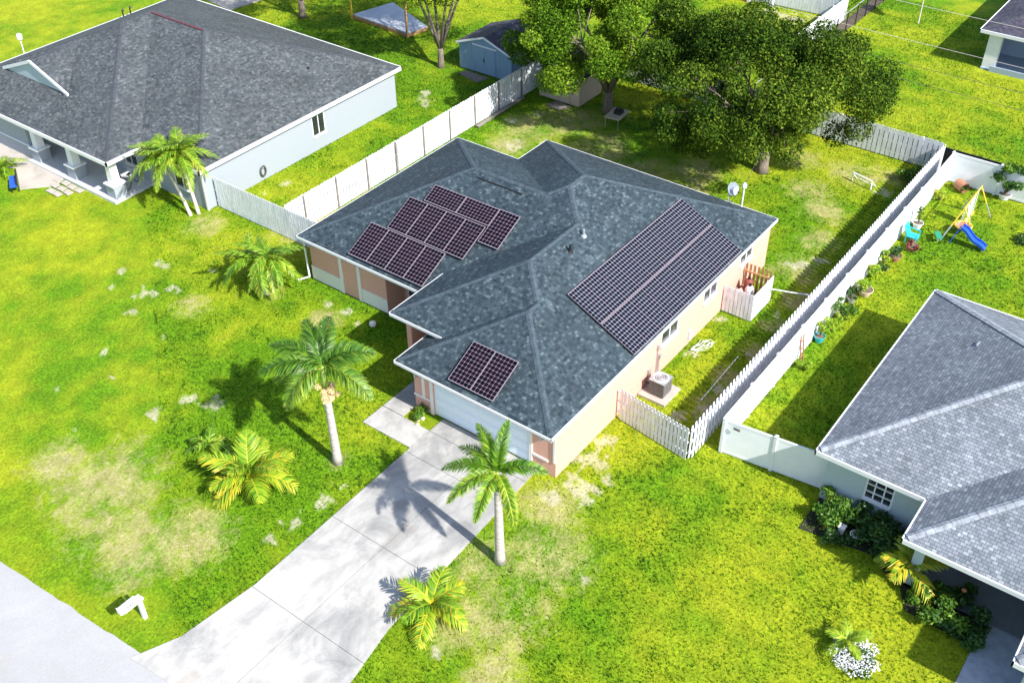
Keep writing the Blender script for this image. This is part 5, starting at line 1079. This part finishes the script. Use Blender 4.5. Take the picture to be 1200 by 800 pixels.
for (x, y, R, h, n, m, lab, sd) in ((29.4, 7.3, .75, .9, 1700, 'bush', 'orange tinged shrub at the left end of the shaded bed', 21), (29.2, 6.6, .8, .8, 2400, 'bush', 'bright green shrub under the window', 22), (29.4, 5.6, .9, .9, 3000, 'bushdark', 'dark shrub right under the grid window', 23),
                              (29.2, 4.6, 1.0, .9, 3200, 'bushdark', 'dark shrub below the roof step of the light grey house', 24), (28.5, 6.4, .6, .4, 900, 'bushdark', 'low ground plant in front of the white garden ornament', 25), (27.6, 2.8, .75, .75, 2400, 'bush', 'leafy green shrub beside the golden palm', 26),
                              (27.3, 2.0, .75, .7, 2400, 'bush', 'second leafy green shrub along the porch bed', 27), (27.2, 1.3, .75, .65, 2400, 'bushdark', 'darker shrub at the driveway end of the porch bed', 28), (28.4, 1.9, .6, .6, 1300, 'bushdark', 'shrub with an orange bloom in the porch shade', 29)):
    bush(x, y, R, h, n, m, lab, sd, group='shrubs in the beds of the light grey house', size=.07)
o = bush(23.9, 3.9, .75, .3, 1300, 'bush', 'low mound of white flowers around the lime palm', 33, name='flower_bed', cat='flowers', ncl=14)
V, F, v = leaves([(23.9 + .8 * math.cos(a) * q, 3.9 + .8 * math.sin(a) * q, .33) for q in (.45, .8) for a in np.linspace(-.6, 4.6, 9)], [.26] * 18, 1500, .035, 8, up=1.2); npmesh('blossoms', V, F, 'petal', o, v=v)
b = MB(); b.lathe((28.41, 1.88, .55), [(0, .1), (.09, .07), (.06, 0)], 8); tag(b.build('orange_flower', 'orange'), 'single orange bloom in the dark porch bed', 'flower')
o = thing('garden_ornament', (29.0, 6.1, 0), 'pale coiled garden ornament in the shaded bed', 'ornament')
b = MB(); [b.tube([(28.8 + rr_ * math.cos(a), 5.95 + rr_ * math.sin(a), .42) for a in np.linspace(0, 2 * PI, 16)], .02, 5) for rr_ in (.2, .12)]; b.build('coil', 'trimwhite', o); b = MB(); b.tube([(28.8, 5.95, 0), (28.8, 5.95, .42)], .02, 5); b.build('stake', 'steel', o)
b = MB(); b.box(28.75, 28.95, 6.4, 6.6, 0, .4); b.box(28.72, 28.98, 6.37, 6.63, .4, .45); tag(b.build('garden_lantern', 'trimwhite'), 'small pale square lantern left of the coiled ornament', 'lantern')
tag(sheet('mulch_bed', [(28.2, 7.9), (30.14, 7.9), (30.14, 3.9), (27.95, 3.9), (26.9, 3.3), (26.8, 1.0), (27.95, 1.0), (27.95, 4.3), (28.6, 5.2)], .006, plain('dark_mulch', (.022, .022, .012), .95, .4, 6, bump=.8), 0), kind='structure')
o = thing('young_tree', (78.05, 21.68, 0), 'thin staked sapling on the far lawn left of the blue grey house', 'tree')
V, F, v = leaves([(78.1, 21.7, 3.2), (78.0, 21.9, 2.6), (78.3, 21.4, 3.8)], [.5, .4, .6], 900, .09, 77); npmesh('crown', V, F, 'bush', o, v=v); b = MB(); b.tube([(78.05, 21.68, 0), (78.1, 21.7, 3.4)], [.05, .02], 6); b.build('trunk', 'palebark', o)
# small litter: coconuts / husks
b = MB(); b.lathe((28.0, 29.3, 0), [(0, 0), (.16, .05), (.16, .2), (.05, .28), (0, .28)], 10); tag(b.build('garden_stone', 'trimwhite'), 'white stone lying on the grass below the wing window', 'stone')
# ------------------------------------------------------------------ light, sky, camera
W = bpy.data.worlds.new('World'); bpy.context.scene.world = W; W.use_nodes = True; nt = W.node_tree
sk = nt.nodes.new('ShaderNodeTexSky'); sk.sky_type = 'NISHITA'; sk.sun_disc = False
ELV = math.radians(42.0); shadow = Vector((.148, .989, 0)); sd = -shadow * math.cos(ELV) + Vector((0, 0, math.sin(ELV)))
sk.sun_elevation = ELV; sk.sun_rotation = math.atan2(sd.x, sd.y)
nt.links.new(sk.outputs[0], nt.nodes['Background'].inputs[0]); nt.nodes['Background'].inputs[1].default_value = .12
sl = bpy.data.lights.new('sun', 'SUN'); sl.energy = 4.5; sl.angle = math.radians(.9); sl.color = (1, .955, .88)
so = bpy.data.objects.new('sun', sl); C.objects.link(so); so.rotation_euler = sd.to_track_quat('Z', 'Y').to_euler(); so.location = (30, 0, 60)
cam = bpy.data.cameras.new('camera'); co = bpy.data.objects.new('camera', cam); C.objects.link(co)
cam.sensor_width = 36; cam.lens = 36 * 1260.33 / 1200; cam.clip_end = 3000; cam.clip_start = .5
yw, pt_, rl_ = math.radians(52.9467), math.radians(38.4143), math.radians(-.5679)
fw = Vector((math.sin(yw) * math.cos(pt_), math.cos(yw) * math.cos(pt_), -math.sin(pt_))); rt = Vector((math.cos(yw), -math.sin(yw), 0)); upv = rt.cross(fw)
r2 = rt * math.cos(rl_) + upv * math.sin(rl_); u2 = -rt * math.sin(rl_) + upv * math.cos(rl_)
co.matrix_world = Matrix(((r2.x, u2.x, -fw.x, 0), (r2.y, u2.y, -fw.y, 0), (r2.z, u2.z, -fw.z, 30.7), (0, 0, 0, 1)))
sc = bpy.context.scene; sc.camera = co
sc.view_settings.view_transform = 'Standard'; sc.view_settings.look = 'None'; sc.view_settings.gamma = 1; sc.view_settings.exposure = EX
